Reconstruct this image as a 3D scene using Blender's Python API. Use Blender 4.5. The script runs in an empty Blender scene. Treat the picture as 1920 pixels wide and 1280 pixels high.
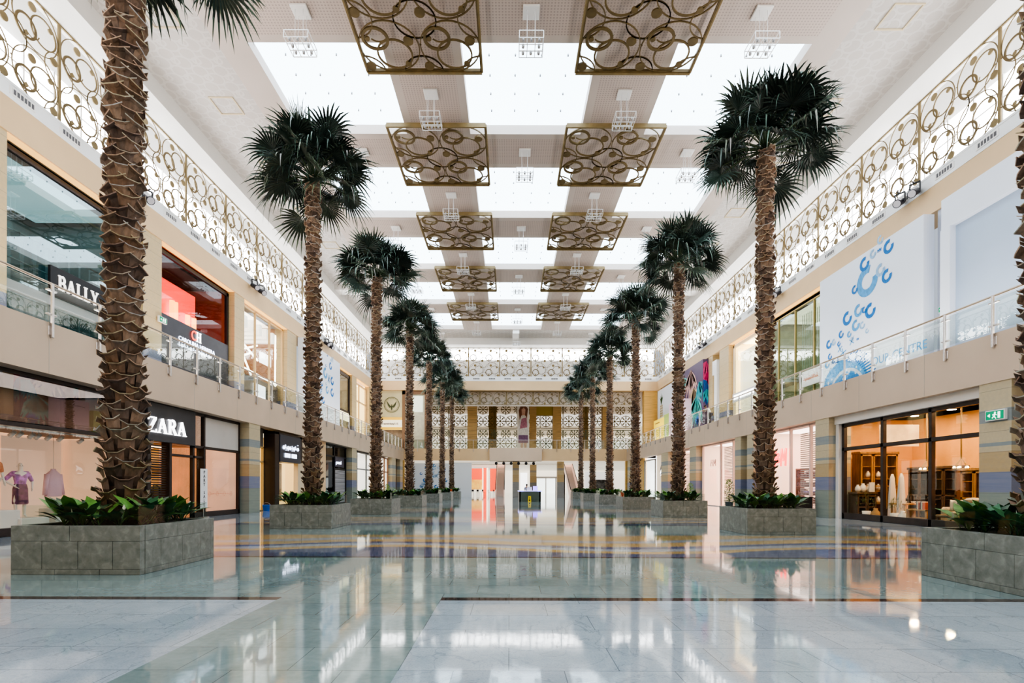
import bpy, math, random
from mathutils import Vector, Matrix
PI = math.pi
rnd = random.Random(7)
SKY=3.6; CLER=7.0; WORLD=.5; VT='AgX'; LOOK='AgX - High Contrast'; EXPO=0.18; ROLL=0.0028; FILL=2300
scene = bpy.context.scene
COL = scene.collection
F, U0, V0, HC = 970.0, 955.0, 911.0, 1.5
CX = 0.75          # centre line of the hall
ORD = ['first','second','third','fourth','fifth','sixth','seventh','eighth','ninth','tenth','eleventh','twelfth',
       'thirteenth','fourteenth','fifteenth','sixteenth','seventeenth','eighteenth','nineteenth','twentieth']
# ---------------------------------------------------------------- materials
MATS = {}
def M(name, col=(.8,.8,.8), rough=.5, metal=0.0, noise=None, bump=None, emit=None, spec=.5, coat=0.0):
    if name in MATS: return MATS[name]
    m = bpy.data.materials.new(name); m.use_nodes = True
    nt = m.node_tree; b = nt.nodes['Principled BSDF']
    b.inputs['Base Color'].default_value = (*col, 1)
    b.inputs['Roughness'].default_value = rough
    b.inputs['Metallic'].default_value = metal
    b.inputs['Specular IOR Level'].default_value = spec
    b.inputs['Coat Weight'].default_value = coat
    if emit:
        b.inputs['Emission Color'].default_value = (*emit[0], 1)
        b.inputs['Emission Strength'].default_value = emit[1]
    tc = nt.nodes.new('ShaderNodeNewGeometry')
    if noise:
        sc, amt = noise[0], noise[1]
        n = nt.nodes.new('ShaderNodeTexNoise'); n.inputs['Scale'].default_value = sc; n.inputs['Detail'].default_value = 5
        if len(noise) > 2:
            mp = nt.nodes.new('ShaderNodeMapping'); mp.inputs['Scale'].default_value = noise[2]
            nt.links.new(tc.outputs['Position'], mp.inputs['Vector']); nt.links.new(mp.outputs[0], n.inputs['Vector'])
        else:
            nt.links.new(tc.outputs['Position'], n.inputs['Vector'])
        r = nt.nodes.new('ShaderNodeValToRGB')
        r.color_ramp.elements[0].position = .3; r.color_ramp.elements[1].position = .7
        r.color_ramp.elements[0].color = (*[max(0, c*(1-amt)) for c in col], 1)
        r.color_ramp.elements[1].color = (*[min(1, c*(1+amt)) for c in col], 1)
        nt.links.new(n.outputs[0], r.inputs[0]); nt.links.new(r.outputs[0], b.inputs['Base Color'])
    if bump:
        n = nt.nodes.new('ShaderNodeTexNoise'); n.inputs['Scale'].default_value = bump[0]; n.inputs['Detail'].default_value = 4
        nt.links.new(tc.outputs['Position'], n.inputs['Vector'])
        bp = nt.nodes.new('ShaderNodeBump'); bp.inputs['Strength'].default_value = bump[1]; bp.inputs['Distance'].default_value = .02
        nt.links.new(n.outputs[0], bp.inputs['Height']); nt.links.new(bp.outputs[0], b.inputs['Normal'])
    MATS[name] = m
    return m
def glass(name, tint=(1,1,1), refl=1.0, rough=.01, base=0.04):
    if name in MATS: return MATS[name]
    m = bpy.data.materials.new(name); m.use_nodes = True
    nt = m.node_tree; nt.nodes.clear()
    o = nt.nodes.new('ShaderNodeOutputMaterial'); mx = nt.nodes.new('ShaderNodeMixShader')
    t = nt.nodes.new('ShaderNodeBsdfTransparent'); g = nt.nodes.new('ShaderNodeBsdfGlossy')
    t.inputs[0].default_value = (*tint, 1); g.inputs['Roughness'].default_value = rough
    lw = nt.nodes.new('ShaderNodeLayerWeight'); lw.inputs[0].default_value = .5
    # schlick from facing
    p = nt.nodes.new('ShaderNodeMath'); p.operation = 'POWER'; p.inputs[1].default_value = 4
    mu = nt.nodes.new('ShaderNodeMath'); mu.operation = 'MULTIPLY_ADD'; mu.inputs[1].default_value = .85*refl; mu.inputs[2].default_value = base*2*refl
    nt.links.new(lw.outputs['Facing'], p.inputs[0]); nt.links.new(p.outputs[0], mu.inputs[0]); nt.links.new(mu.outputs[0], mx.inputs[0])
    nt.links.new(t.outputs[0], mx.inputs[1]); nt.links.new(g.outputs[0], mx.inputs[2]); nt.links.new(mx.outputs[0], o.inputs[0])
    MATS[name] = m
    return m
def E(name, col, s):
    return M(name, tuple(q*.6 for q in col), .6, emit=(col, s))
# node helper
class N:
    def __init__(self, name, rough=.5):
        self.m = bpy.data.materials.new(name); self.m.use_nodes = True; self.nt = self.m.node_tree
        self.b = self.nt.nodes['Principled BSDF']; self.b.inputs['Roughness'].default_value = rough
        self.g = self.nt.nodes.new('ShaderNodeNewGeometry'); self.pos = self.g.outputs['Position']
        s = self.nt.nodes.new('ShaderNodeSeparateXYZ'); self.link(self.pos, s.inputs[0]); self.x, self.y, self.z = s.outputs
        MATS[name] = self.m
    def link(self, a, b): self.nt.links.new(a, b)
    def val(self, inp, v):
        if isinstance(v, (int, float)): inp.default_value = v
        elif isinstance(v, tuple): inp.default_value = (*v, 1) if len(v) == 3 and len(inp.default_value) == 4 else v
        else: self.link(v, inp)
    def math(self, op, a, b=0.0, c=None):
        n = self.nt.nodes.new('ShaderNodeMath'); n.operation = op; self.val(n.inputs[0], a); self.val(n.inputs[1], b)
        if c is not None: self.val(n.inputs[2], c)
        return n.outputs[0]
    def mix(self, f, a, b):
        n = self.nt.nodes.new('ShaderNodeMix'); n.data_type = 'RGBA'
        self.val(n.inputs['Factor'], f); self.val(n.inputs[6], a); self.val(n.inputs[7], b); return n.outputs[2]
    def noise(self, scale, detail=4, sc=None, dist=0.0):
        n = self.nt.nodes.new('ShaderNodeTexNoise'); n.inputs['Scale'].default_value = scale; n.inputs['Detail'].default_value = detail
        n.inputs['Distortion'].default_value = dist
        v = self.pos
        if sc:
            mp = self.nt.nodes.new('ShaderNodeMapping'); mp.inputs['Scale'].default_value = sc; self.link(v, mp.inputs[0]); v = mp.outputs[0]
        self.link(v, n.inputs['Vector']); return n.outputs[0]
    def ramp(self, f, els, const=False):
        r = self.nt.nodes.new('ShaderNodeValToRGB'); cr = r.color_ramp
        if const: cr.interpolation = 'CONSTANT'
        while len(cr.elements) < len(els): cr.elements.new(.5)
        for e, (p, c) in zip(cr.elements, els): e.position = p; e.color = (*c, 1)
        self.val(r.inputs[0], f); return r.outputs[0]
    def rng(self, v, a, b):   # 1 inside [a,b]
        return self.math('MULTIPLY', self.math('GREATER_THAN', v, a), self.math('LESS_THAN', v, b))
    def bump(self, h, s=.3, d=.02):
        bp = self.nt.nodes.new('ShaderNodeBump'); bp.inputs['Strength'].default_value = s; bp.inputs['Distance'].default_value = d
        self.link(h, bp.inputs['Height']); self.link(bp.outputs[0], self.b.inputs['Normal'])
    def color(self, c): self.val(self.b.inputs['Base Color'], c)

# ---------------------------------------------------------------- mesh builder
class MB:
    def __init__(self): self.v = []; self.f = []; self.mi = []; self.cols = []; self.sm = []
    def add(self, vs, fs, mi=0, col=None, smooth=False):
        o = len(self.v); self.v += [tuple(p) for p in vs]
        for f in fs:
            self.f.append(tuple(i+o for i in f)); self.mi.append(mi); self.cols.append(col); self.sm.append(smooth)
        return self
    def box(self, x0, x1, y0, y1, z0, z1, mi=0, bev=0.0, col=None):
        if x0 > x1: x0, x1 = x1, x0
        if y0 > y1: y0, y1 = y1, y0
        if z0 > z1: z0, z1 = z1, z0
        b = min(bev, (x1-x0)*.45, (y1-y0)*.45, (z1-z0)*.45)
        if b <= 0:
            vs = [(x,y,z) for z in (z0,z1) for y in (y0,y1) for x in (x0,x1)]
            return self.add(vs, [(0,2,3,1),(4,5,7,6),(0,1,5,4),(2,6,7,3),(0,4,6,2),(1,3,7,5)], mi, col)
        # chamfered box : 24 verts
        vs = []; idx = {}
        for sx in (0,1):
            for sy in (0,1):
                for sz in (0,1):
                    X = (x0,x1)[sx]; Y = (y0,y1)[sy]; Z = (z0,z1)[sz]
                    xi = X+b*(1-2*sx); yi = Y+b*(1-2*sy); zi = Z+b*(1-2*sz)
                    for ax, p in (('x',(X,yi,zi)),('y',(xi,Y,zi)),('z',(xi,yi,Z))):
                        idx[(sx,sy,sz,ax)] = len(vs); vs.append(p)
        I = idx; fs = []
        def q(*k): fs.append(tuple(I[a] for a in k))
        for s in (0,1):
            a = [(s,0,0,'x'),(s,1,0,'x'),(s,1,1,'x'),(s,0,1,'x')]; q(*(a if s else a[::-1]))
            a = [(0,s,0,'y'),(1,s,0,'y'),(1,s,1,'y'),(0,s,1,'y')]; q(*(a[::-1] if s else a))
            a = [(0,0,s,'z'),(1,0,s,'z'),(1,1,s,'z'),(0,1,s,'z')]; q(*(a if s else a[::-1]))
        for s in (0,1):
            for t in (0,1):
                a = [(0,s,t,'y'),(1,s,t,'y'),(1,s,t,'z'),(0,s,t,'z')]; q(*(a if s==t else a[::-1]))
                a = [(s,0,t,'x'),(s,1,t,'x'),(s,1,t,'z'),(s,0,t,'z')]; q(*(a[::-1] if s==t else a))
                a = [(s,t,0,'x'),(s,t,1,'x'),(s,t,1,'y'),(s,t,0,'y')]; q(*(a if s==t else a[::-1]))
        for sx in (0,1):
            for sy in (0,1):
                for sz in (0,1):
                    a = [(sx,sy,sz,'x'),(sx,sy,sz,'y'),(sx,sy,sz,'z')]; q(*(a if (sx+sy+sz)%2 else a[::-1]))
        return self.add(vs, fs, mi, col)
    def quad(self, a, b, c, d, mi=0, col=None): return self.add([a,b,c,d], [(0,1,2,3)], mi, col)
    def cyl(self, p0, p1, r0, r1=None, n=12, mi=0, caps=True, smooth=True, col=None):
        r1 = r0 if r1 is None else r1
        p0 = Vector(p0); p1 = Vector(p1); d = (p1-p0)
        if d.length < 1e-9: return self
        d.normalize(); u = d.orthogonal().normalized(); w = d.cross(u)
        vs = []
        for p, r in ((p0,r0),(p1,r1)):
            for i in range(n):
                a = 2*PI*i/n; vs.append(tuple(p + u*(r*math.cos(a)) + w*(r*math.sin(a))))
        self.add(vs, [(i,(i+1)%n,n+(i+1)%n,n+i) for i in range(n)], mi, col, smooth)
        if caps:
            o = len(self.v)-2*n
            self.f.append(tuple(o+i for i in range(n))[::-1]); self.f.append(tuple(o+n+i for i in range(n)))
            self.mi += [mi,mi]; self.cols += [col,col]; self.sm += [False,False]
        return self
    def lathe(self, prof, c=(0,0,0), n=20, mi=0, ax='z', sy=1.0, col=None):
        vs = []
        for r, h in prof:
            for i in range(n):
                a = 2*PI*i/n; x = r*math.cos(a); y = r*math.sin(a)*sy
                vs.append((c[0]+x, c[1]+y, c[2]+h) if ax=='z' else ((c[0]+h, c[1]+x, c[2]+y) if ax=='x' else (c[0]+x, c[1]+h, c[2]+y)))
        fs = []
        for j in range(len(prof)-1):
            for i in range(n): fs.append((j*n+i, j*n+(i+1)%n, (j+1)*n+(i+1)%n, (j+1)*n+i))
        self.add(vs, fs, mi, col, True)
        return self
    def sphere(self, c, r, n=12, m=8, mi=0, s=(1,1,1), col=None):
        vs = [(c[0], c[1], c[2]-r*s[2])]
        for j in range(1, m):
            t = PI*j/m
            for i in range(n):
                a = 2*PI*i/n; vs.append((c[0]+r*s[0]*math.sin(t)*math.cos(a), c[1]+r*s[1]*math.sin(t)*math.sin(a), c[2]-r*s[2]*math.cos(t)))
        vs.append((c[0], c[1], c[2]+r*s[2])); top = len(vs)-1
        fs = [(0, 1+(i+1)%n, 1+i) for i in range(n)]
        for j in range(m-2):
            for i in range(n): fs.append((1+j*n+i, 1+j*n+(i+1)%n, 1+(j+1)*n+(i+1)%n, 1+(j+1)*n+i))
        fs += [(1+(m-2)*n+i, 1+(m-2)*n+(i+1)%n, top) for i in range(n)]
        return self.add(vs, fs, mi, col, True)
    # flat shapes in the local xz plane, thickness along y
    def ring(self, cx, cz, r, w, th=.04, a0=0, a1=2*PI, n=28, mi=0, clip=None, y=0.0, col=None):
        n = max(3, int(n*abs(a1-a0)/(2*PI)))
        for i in range(n):
            t0 = a0+(a1-a0)*i/n; t1 = a0+(a1-a0)*(i+1)/n
            ps = []
            for t in (t0,t1):
                for rr in (r-w/2, r+w/2): ps.append((cx+rr*math.cos(t), cz+rr*math.sin(t)))
            if clip and any(p[0] < clip[0]-1e-6 or p[0] > clip[1]+1e-6 or p[1] < clip[2]-1e-6 or p[1] > clip[3]+1e-6 for p in ps): continue
            vs = [(p[0], y-th/2, p[1]) for p in ps] + [(p[0], y+th/2, p[1]) for p in ps]
            self.add(vs, [(0,1,3,2),(4,6,7,5),(1,5,7,3),(0,2,6,4)], mi, col, False)
        return self
    def disc(self, cx, cz, r, th=.04, n=20, mi=0, y=0.0, col=None):
        self.cyl((cx,y-th/2,cz),(cx,y+th/2,cz), r, n=n, mi=mi, smooth=False, col=col); return self
    def bar(self, x0, z0, x1, z1, w, th=.04, mi=0, y=0.0, col=None):
        d = Vector((x1-x0, z1-z0));
        if d.length < 1e-9: return self
        d.normalize(); nx, nz = -d[1]*w/2, d[0]*w/2
        p = [(x0+nx,z0+nz),(x0-nx,z0-nz),(x1-nx,z1-nz),(x1+nx,z1+nz)]
        vs = [(a, y-th/2, b) for a,b in p] + [(a, y+th/2, b) for a,b in p]
        return self.add(vs, [(0,1,2,3),(7,6,5,4),(0,4,5,1),(1,5,6,2),(2,6,7,3),(3,7,4,0)], mi, col)
    def poly(self, pts, th=.02, mi=0, y=0.0, col=None):
        n = len(pts); vs = [(a, y-th/2, b) for a,b in pts] + [(a, y+th/2, b) for a,b in pts]
        fs = [tuple(range(n)), tuple(range(2*n-1, n-1, -1))] + [(i, n+i, n+(i+1)%n, (i+1)%n) for i in range(n)]
        return self.add(vs, fs, mi, col)
    def merge(self, o, mat=None):
        vs = [tuple(mat @ Vector(p)) for p in o.v] if mat else o.v
        k = len(self.v); self.v += vs
        self.f += [tuple(i+k for i in f) for f in o.f]; self.mi += o.mi; self.cols += o.cols; self.sm += o.sm
        return self
    def mesh(self, name, mats, off=(0,0,0)):
        me = bpy.data.meshes.new(name)
        me.from_pydata([(p[0]-off[0], p[1]-off[1], p[2]-off[2]) for p in self.v], [], self.f)
        if not isinstance(mats, (list,tuple)): mats = [mats]
        for m in mats: me.materials.append(m)
        me.polygons.foreach_set('material_index', self.mi)
        me.polygons.foreach_set('use_smooth', self.sm)
        if any(c is not None for c in self.cols):
            ca = me.color_attributes.new('Col', 'FLOAT_COLOR', 'CORNER')
            buf = []
            for p, c in zip(me.polygons, self.cols):
                c = c or (1,1,1)
                buf += [c[0],c[1],c[2],1.0]*p.loop_total
            ca.data.foreach_set('color', buf)
        me.update()
        return me
    def build(self, name, mats, parent=None, local=False, origin=None):
        """verts in world coords, unless local: in the frame of the parent"""
        off = (0,0,0)
        if parent is not None and not local:
            q = parent
            t = Vector((0,0,0))
            while q: t += q.location; q = q.parent
            off = tuple(t)
        if origin is not None: off = origin
        o = bpy.data.objects.new(name, self.mesh(name, mats, off)); COL.objects.link(o)
        if parent is not None: o.parent = parent
        elif origin is not None: o.location = origin
        return o
def tag(o, label=None, cat=None, group=None, kind=None):
    if label: o['label'] = label
    if cat: o['category'] = cat
    if group: o['group'] = group
    if kind: o['kind'] = kind
    return o
def thing(name, label, cat, loc=(0,0,0), rz=0.0, group=None, rot=None):
    o = bpy.data.objects.new(name, None); o.empty_display_size = .2; COL.objects.link(o)
    o.location = loc; o.rotation_euler = rot or (0,0,rz)
    return tag(o, label, cat, group)
def struct(o): o['kind'] = 'structure'; return o
def dup(src, parent=None, loc=None, rot=None, label=None, group=None):
    c = src.copy(); COL.objects.link(c)
    if parent is not None: c.parent = parent
    if loc is not None: c.location = loc
    if rot is not None: c.rotation_euler = rot
    if label: c['label'] = label
    if group: c['group'] = group
    for ch in [k for k in bpy.data.objects if k.parent == src]: dup(ch, c)
    return c
KIDS = {}
def atX(px, py, X):     # point of the plane x = X seen at a picture point
    Y = F*X/(px-U0); return Y, HC+(V0-py)*Y/F
def atY(px, py, Y): return (px-U0)*Y/F, HC+(V0-py)*Y/F

# text ------------------------------------------------------------
def text_mb(s, h, th=.03, mi=0, sx=1.0, align='LEFT'):
    cu = bpy.data.curves.new('t', 'FONT'); cu.body = s; cu.size = h*1.38; cu.resolution_u = 3
    cu.extrude = th/2; cu.align_x = align
    ob = bpy.data.objects.new('t', cu); me = bpy.data.meshes.new_from_object(ob)
    mb = MB(); mb.add([(v.co.x*sx, -v.co.z, v.co.y) for v in me.vertices], [tuple(p.vertices) for p in me.polygons], mi)
    bpy.data.objects.remove(ob); bpy.data.curves.remove(cu); bpy.data.meshes.remove(me)
    return mb
GL = {   # slab / serif capitals in a 1-high box : thick & thin strokes
 'Z': (.78, [(.05,.95,.72,.95,.09),(.05,.05,.74,.05,.09),(.66,.93,.12,.07,.17),(.07,.78,.07,.95,.05),(.72,.05,.72,.24,.05)]),
 'A': (.92, [(.16,.04,.45,.96,.08),(.45,.96,.76,.04,.17),(.26,.34,.62,.34,.07),(.04,.03,.30,.03,.06),(.60,.03,.92,.03,.06)]),
 'R': (.86, [(.2,.03,.2,.97,.16),(.05,.03,.38,.03,.06),(.05,.97,.45,.97,.07),(.42,.55,.75,.03,.16),(.2,.52,.45,.52,.07),(.66,.03,.86,.03,.06)]),
 'B': (.78, [(.2,.03,.2,.97,.16),(.05,.03,.45,.03,.07),(.05,.97,.42,.97,.07),(.2,.53,.45,.53,.07)]),
 'L': (.72, [(.22,.03,.22,.97,.16),(.05,.03,.66,.03,.09),(.05,.97,.4,.97,.07),(.66,.03,.66,.26,.06)]),
 'Y': (.86, [(.45,.03,.45,.45,.16),(.45,.42,.16,.95,.15),(.45,.42,.74,.95,.08),(.3,.03,.6,.03,.06),(.02,.97,.32,.97,.06),(.60,.97,.88,.97,.06)]),
 'C': (.8, []), 'H': (.9, [(.2,.03,.2,.97,.16),(.7,.03,.7,.97,.16),(.2,.5,.7,.5,.06),(.05,.03,.35,.03,.06),(.05,.97,.35,.97,.06),(.55,.03,.85,.03,.06),(.55,.97,.85,.97,.06)]),
}
def serif_mb(s, h, th=.04, mi=0, sx=1.0, gap=.06):
    mb = MB(); x = 0
    for ch in s:
        wd, st = GL[ch]; g = MB()
        for a in st: g.bar(a[0],a[1],a[2],a[3],a[4],th)
        if ch in 'RB': g.ring(.42,.745,.225,.15,th,-PI/2,PI/2,20)
        if ch == 'B': g.ring(.46,.28,.25,.15,th,-PI/2,PI/2,20)
        if ch == 'C': g.ring(.45,.5,.43,.13,th,.7,2*PI-.7,28)
        for i, p in enumerate(g.v): g.v[i] = ((x+p[0])*h*sx, p[1], p[2]*h)
        for k in range(len(g.mi)): g.mi[k] = mi
        mb.merge(g); x += wd+gap
    return mb, x*h*sx
def squiggle(w, h, seed, th=.02, mi=0, n=7):
    """small illegible joined script line"""
    r = random.Random(seed); mb = MB(); x = 0; st = w/n
    mb.bar(0, h*.25, w, h*.25, h*.13, th, mi)
    for i in range(n):
        k = r.random(); xc = x+st*.5
        if k < .35: mb.bar(xc, h*.25, xc, h*(.6+.4*r.random()), h*.13, th, mi)
        elif k < .75: mb.ring(xc, h*.32, st*.32, h*.12, th, 0, 2*PI, 12, mi)
        else: mb.bar(xc, h*.25, xc-st*.3, h*.75, h*.13, th, mi)
        if r.random() < .5: mb.disc(xc, h*(.95 if r.random()<.5 else -.02), h*.08, th, 8, mi)
        x += st
    return mb

# ---------------------------------------------------------------- side-wall helper
class Side:
    """s=-1 left wall, s=+1 right wall.  w = distance from the centre line."""
    def __init__(self, s): self.s = s; self.nm = 'left' if s < 0 else 'right'
    def X(self, w): return CX + self.s*w
    def box(self, mb, w0, w1, y0, y1, z0, z1, mi=0, bev=0.0):
        return mb.box(self.X(w0), self.X(w1), y0, y1, z0, z1, mi, bev)
    def rz(self): return PI/2 if self.s < 0 else -PI/2
    def face(self, mb, w, y0, y1, z0, z1, mi=0):   # a face turned to the hall
        a = self.X(w)
        if self.s < 0: return mb.quad((a,y0,z0),(a,y1,z0),(a,y1,z1),(a,y0,z1), mi)
        return mb.quad((a,y1,z0),(a,y0,z0),(a,y0,z1),(a,y1,z1), mi)
    def flat(self, mb, w, ystart, z):
        """matrix putting an xz-plane builder on the wall; local x runs to the right as seen from the hall"""
        return Matrix.Translation((self.X(w), ystart, z)) @ Matrix.Rotation(self.rz(), 4, 'Z')
L = Side(-1); R = Side(1)
WG, WB, WU = 15.15, 14.65, 18.55     # ground shop fronts, balcony edge, upper wall
ZS, ZF, ZT = 4.85, 6.4, 14.0         # slab underside, upper floor, top of the upper shop fronts
# ================================================================= materials
beige = M('beige_plaster', (.74,.54,.33), .55, noise=(.6,.04))
beige2 = M('beige_fascia', (.66,.52,.40), .5, noise=(.5,.05))
white = M('white_paint', (.84,.84,.84), .5, noise=(.8,.02))
whiteg = M('white_gloss', (.86,.88,.9), .25)
ceilw = M('ceiling_plain', (.60,.53,.49), .6, noise=(.5,.03))
offw = M('off_white_soffit', (.78,.77,.75), .5, noise=(1,.02))
brownf = M('dark_bronze_frame', (.045,.032,.03), .35, noise=(3,.2))
black = M('black_metal', (.015,.015,.018), .35)
dgrey = M('charcoal_panel', (.06,.062,.075), .3, noise=(2,.1))
steel = M('brushed_steel', (.62,.6,.6), .28, metal=.9, noise=(20,.08))
gold = M('antique_gold_metal', (.155,.11,.045), .5, metal=.1, noise=(3,.18))
goldl = M('pale_gold_metal', (.24,.18,.085), .5, metal=.1, noise=(3,.15))
wood = M('brown_wood', (.42,.23,.08), .4, noise=(8,.35,(1,1,.15)), bump=(20,.2))
woodd = M('dark_wood', (.15,.09,.05), .4, noise=(8,.3,(1,1,.15)))
orange_st = M('warm_stone', (.70,.44,.15), .5, noise=(2.5,.18,(.3,.3,6)))
letters = E('lit_white_letters', (1,1,1), 2.6)
bluew = E('lit_bluish_letters', (.75,.82,1), 2.4)
gl_rail = glass('railing_glass', (.93,.97,.95), .75, .005, .06)
gl_shop = glass('shop_glass', (.95,.97,.96), .55, .005, .025)
gl_teal = glass('teal_shop_glass', (.62,.76,.76), 1.0, .01, .10)
gl_dark = glass('dark_shop_glass', (.32,.32,.34), .7, .01, .06)
gl_plant = glass('planter_glass', (.94,.97,.96), .28, .01, .03)
gl_green = glass('green_gold_glass', (.78,.86,.80), .9, .01, .08)

# --- floor
n = N('polished_marble_floor', .07)
vein = n.noise(1.4, 8, None, 1.2); fine = n.noise(14, 4); big = n.noise(.25, 3)
lightc = n.mix(n.math('MULTIPLY', vein, .75), (.40,.47,.53), (.20,.26,.31))
lightc = n.mix(n.math('MULTIPLY', fine, .30), lightc, (.66,.71,.76)); lightc = n.mix(n.math('MULTIPLY', n.math('GREATER_THAN', n.noise(60, 3), .56), .30), lightc, (.22,.28,.33))
vv = n.math('ABSOLUTE', n.math('SUBTRACT', n.noise(.9, 6, None, 2.0), .5)); lightc = n.mix(n.math('MULTIPLY', n.math('LESS_THAN', vv, .006), .35), lightc, (.16,.20,.24))
greenc = n.mix(vein, (.07,.13,.13), (.26,.35,.35))
greenc = n.mix(n.math('MULTIPLY', fine, .3), greenc, (.5,.56,.56))
wav = n.math('ADD', n.math('MULTIPLY', n.math('SINE', n.math('MULTIPLY', n.x, .55)), .55), n.math('MULTIPLY', n.noise(.35, 1), .9))
per = n.math('FLOORED_MODULO', n.math('SUBTRACT', n.y, 6.9), 8.9)
band = n.math('ADD', per, wav)
warm = n.ramp(n.math('DIVIDE', band, 10), [(0,(.07,.10,.20)),(.50,(.07,.10,.20)),(.555,(.52,.34,.13)),(.60,(.33,.37,.42)),(.645,(.09,.12,.24)),(.69,(.52,.34,.13)),(.76,(.30,.35,.40)),(.82,(.52,.35,.15)),(.93,(.50,.33,.14)),(.97,(.36,.4,.43))], True)
warm = n.mix(n.math('MULTIPLY', fine, .18), warm, (.6,.55,.48))
isgreen = n.math('MULTIPLY', n.math('GREATER_THAN', n.y, 6.9), n.math('LESS_THAN', per, 4.0))
strip = n.math('MULTIPLY', n.rng(n.x, -3.05, -.9), n.math('LESS_THAN', n.y, 7.0))
iswarm = n.math('MULTIPLY', n.math('GREATER_THAN', n.y, 6.9), n.math('GREATER_THAN', per, 4.0))
iswarm = n.math('MULTIPLY', iswarm, n.math('LESS_THAN', n.y, 40))
outer = n.math('GREATER_THAN', n.math('ABSOLUTE', n.math('SUBTRACT', n.x, CX)), 11.6)
c = n.mix(n.math('MAXIMUM', isgreen, strip), lightc, greenc)
c = n.mix(iswarm, c, warm)
c = n.mix(n.math('MULTIPLY', outer, n.math('GREATER_THAN', n.y, 12)), c, lightc)
c = n.mix(n.math('GREATER_THAN', n.y, 40), c, n.mix(.5, lightc, greenc))
line1 = n.math('MULTIPLY', n.rng(n.y, 6.78, 6.96), n.math('SUBTRACT', 1.0, n.rng(n.x, -3.05, -.9)))
line2 = n.math('MULTIPLY', n.rng(per, 3.92, 4.06), n.math('MULTIPLY', n.math('GREATER_THAN', n.y, 9), n.math('LESS_THAN', n.y, 40)))
c = n.mix(n.math('MAXIMUM', line1, line2), c, (.06,.045,.045))
br = n.nt.nodes.new('ShaderNodeTexBrick'); br.inputs['Scale'].default_value = 1.0; br.inputs['Brick Width'].default_value = .9; br.inputs['Row Height'].default_value = .6
br.inputs['Mortar Size'].default_value = .004; br.inputs['Mortar Smooth'].default_value = 0
br.inputs['Color1'].default_value = (1,1,1,1); br.inputs['Color2'].default_value = (.80,.83,.86,1); br.inputs['Mortar'].default_value = (.30,.32,.34,1)
n.link(n.pos, br.inputs['Vector'])
mx = n.nt.nodes.new('ShaderNodeMix'); mx.data_type = 'RGBA'; mx.blend_type = 'MULTIPLY'; mx.inputs[0].default_value = .75
n.link(c, mx.inputs[6]); n.link(br.outputs[0], mx.inputs[7]); n.link(mx.outputs[2], n.b.inputs['Base Color'])
n.link(n.math('ADD', n.math('MULTIPLY', n.noise(3, 4), .07), .015), n.b.inputs['Roughness'])
n.b.inputs['IOR'].default_value = 1.6
n.bump(n.noise(5, 2, (1,1,1)), .035, .01)
floor_m = n.m
# --- banded column stone
def banded(name, els):
    n = N(name, .45)
    w = n.noise(1.2, 5, (.6,.6,7), .6); z = n.math('ADD', n.z, n.math('MULTIPLY', n.noise(.8,2), .0))
    c = n.ramp(n.math('DIVIDE', z, 15), [(p/15, c) for p, c in els], True)
    c = n.mix(n.math('MULTIPLY', w, .55), c, n.mix(.5, c, (.75,.66,.5)))
    d = n.noise(9, 5); c = n.mix(n.math('MULTIPLY', d, .35), c, (.2,.22,.24))
    br = n.nt.nodes.new('ShaderNodeMath'); br.operation = 'FLOORED_MODULO'; n.link(n.z, br.inputs[0]); br.inputs[1].default_value = .655
    c = n.mix(n.math('MULTIPLY', n.math('LESS_THAN', br.outputs[0], .012), .6), c, (.12,.12,.12))
    n.color(c); return n.m
TAN=(.52,.36,.16); PALE=(.60,.50,.31); BLU=(.13,.17,.33); GRN=(.19,.25,.22); TEAL=(.22,.28,.31)
stone_far = banded('golden_sandstone', [(0,(.25,.25,.26)),(2.0,(.55,.36,.15)),(3.0,(.60,.45,.24)),(3.6,(.33,.28,.24)),(3.9,(.58,.40,.18))])
stone_col = banded('banded_sandstone', [(0,GRN),(1.31,BLU),(1.965,TAN),(2.62,PALE),(2.76,TEAL),(2.92,PALE),(3.55,TEAL),(3.95,PALE),(6.0,PALE),(6.4,PALE),(7.75,BLU),(8.25,(.62,.45,.22)),(10,(.64,.47,.23))])
# --- planter stone
n = N('grey_green_granite', .42)
v = n.noise(6.5, 8, None, .5); g = n.noise(30, 5)
c = n.ramp(v, [(.25,(.11,.125,.11)),(.55,(.20,.215,.195)),(.75,(.33,.35,.32))])
c = n.mix(n.math('MULTIPLY', g, .35), c, (.33,.35,.34)); n.color(c); n.bump(g, .15)
granite = n.m
# --- embossed ceiling
n = N('embossed_ceiling', .6)
def ringh(ox, oy, sc, r):
    fx = n.math('SUBTRACT', n.math('FRACT', n.math('ADD', n.math('DIVIDE', n.x, sc), ox)), .5)
    fy = n.math('SUBTRACT', n.math('FRACT', n.math('ADD', n.math('DIVIDE', n.y, sc), oy)), .5)
    d = n.math('SQRT', n.math('ADD', n.math('MULTIPLY', fx, fx), n.math('MULTIPLY', fy, fy)))
    e = n.math('ABSOLUTE', n.math('SUBTRACT', d, r))
    return n.math('LESS_THAN', e, .05)
h = n.math('MAXIMUM', ringh(0,0,.95,.36), n.math('MAXIMUM', ringh(.5,.5,.95,.33), ringh(.3,.1,.95,.17)))
n.color(n.mix(n.math('MULTIPLY', h, .35), (.56,.53,.51), (.74,.73,.72))); n.bump(h, 1.0, .12)
emboss = n.m
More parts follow.
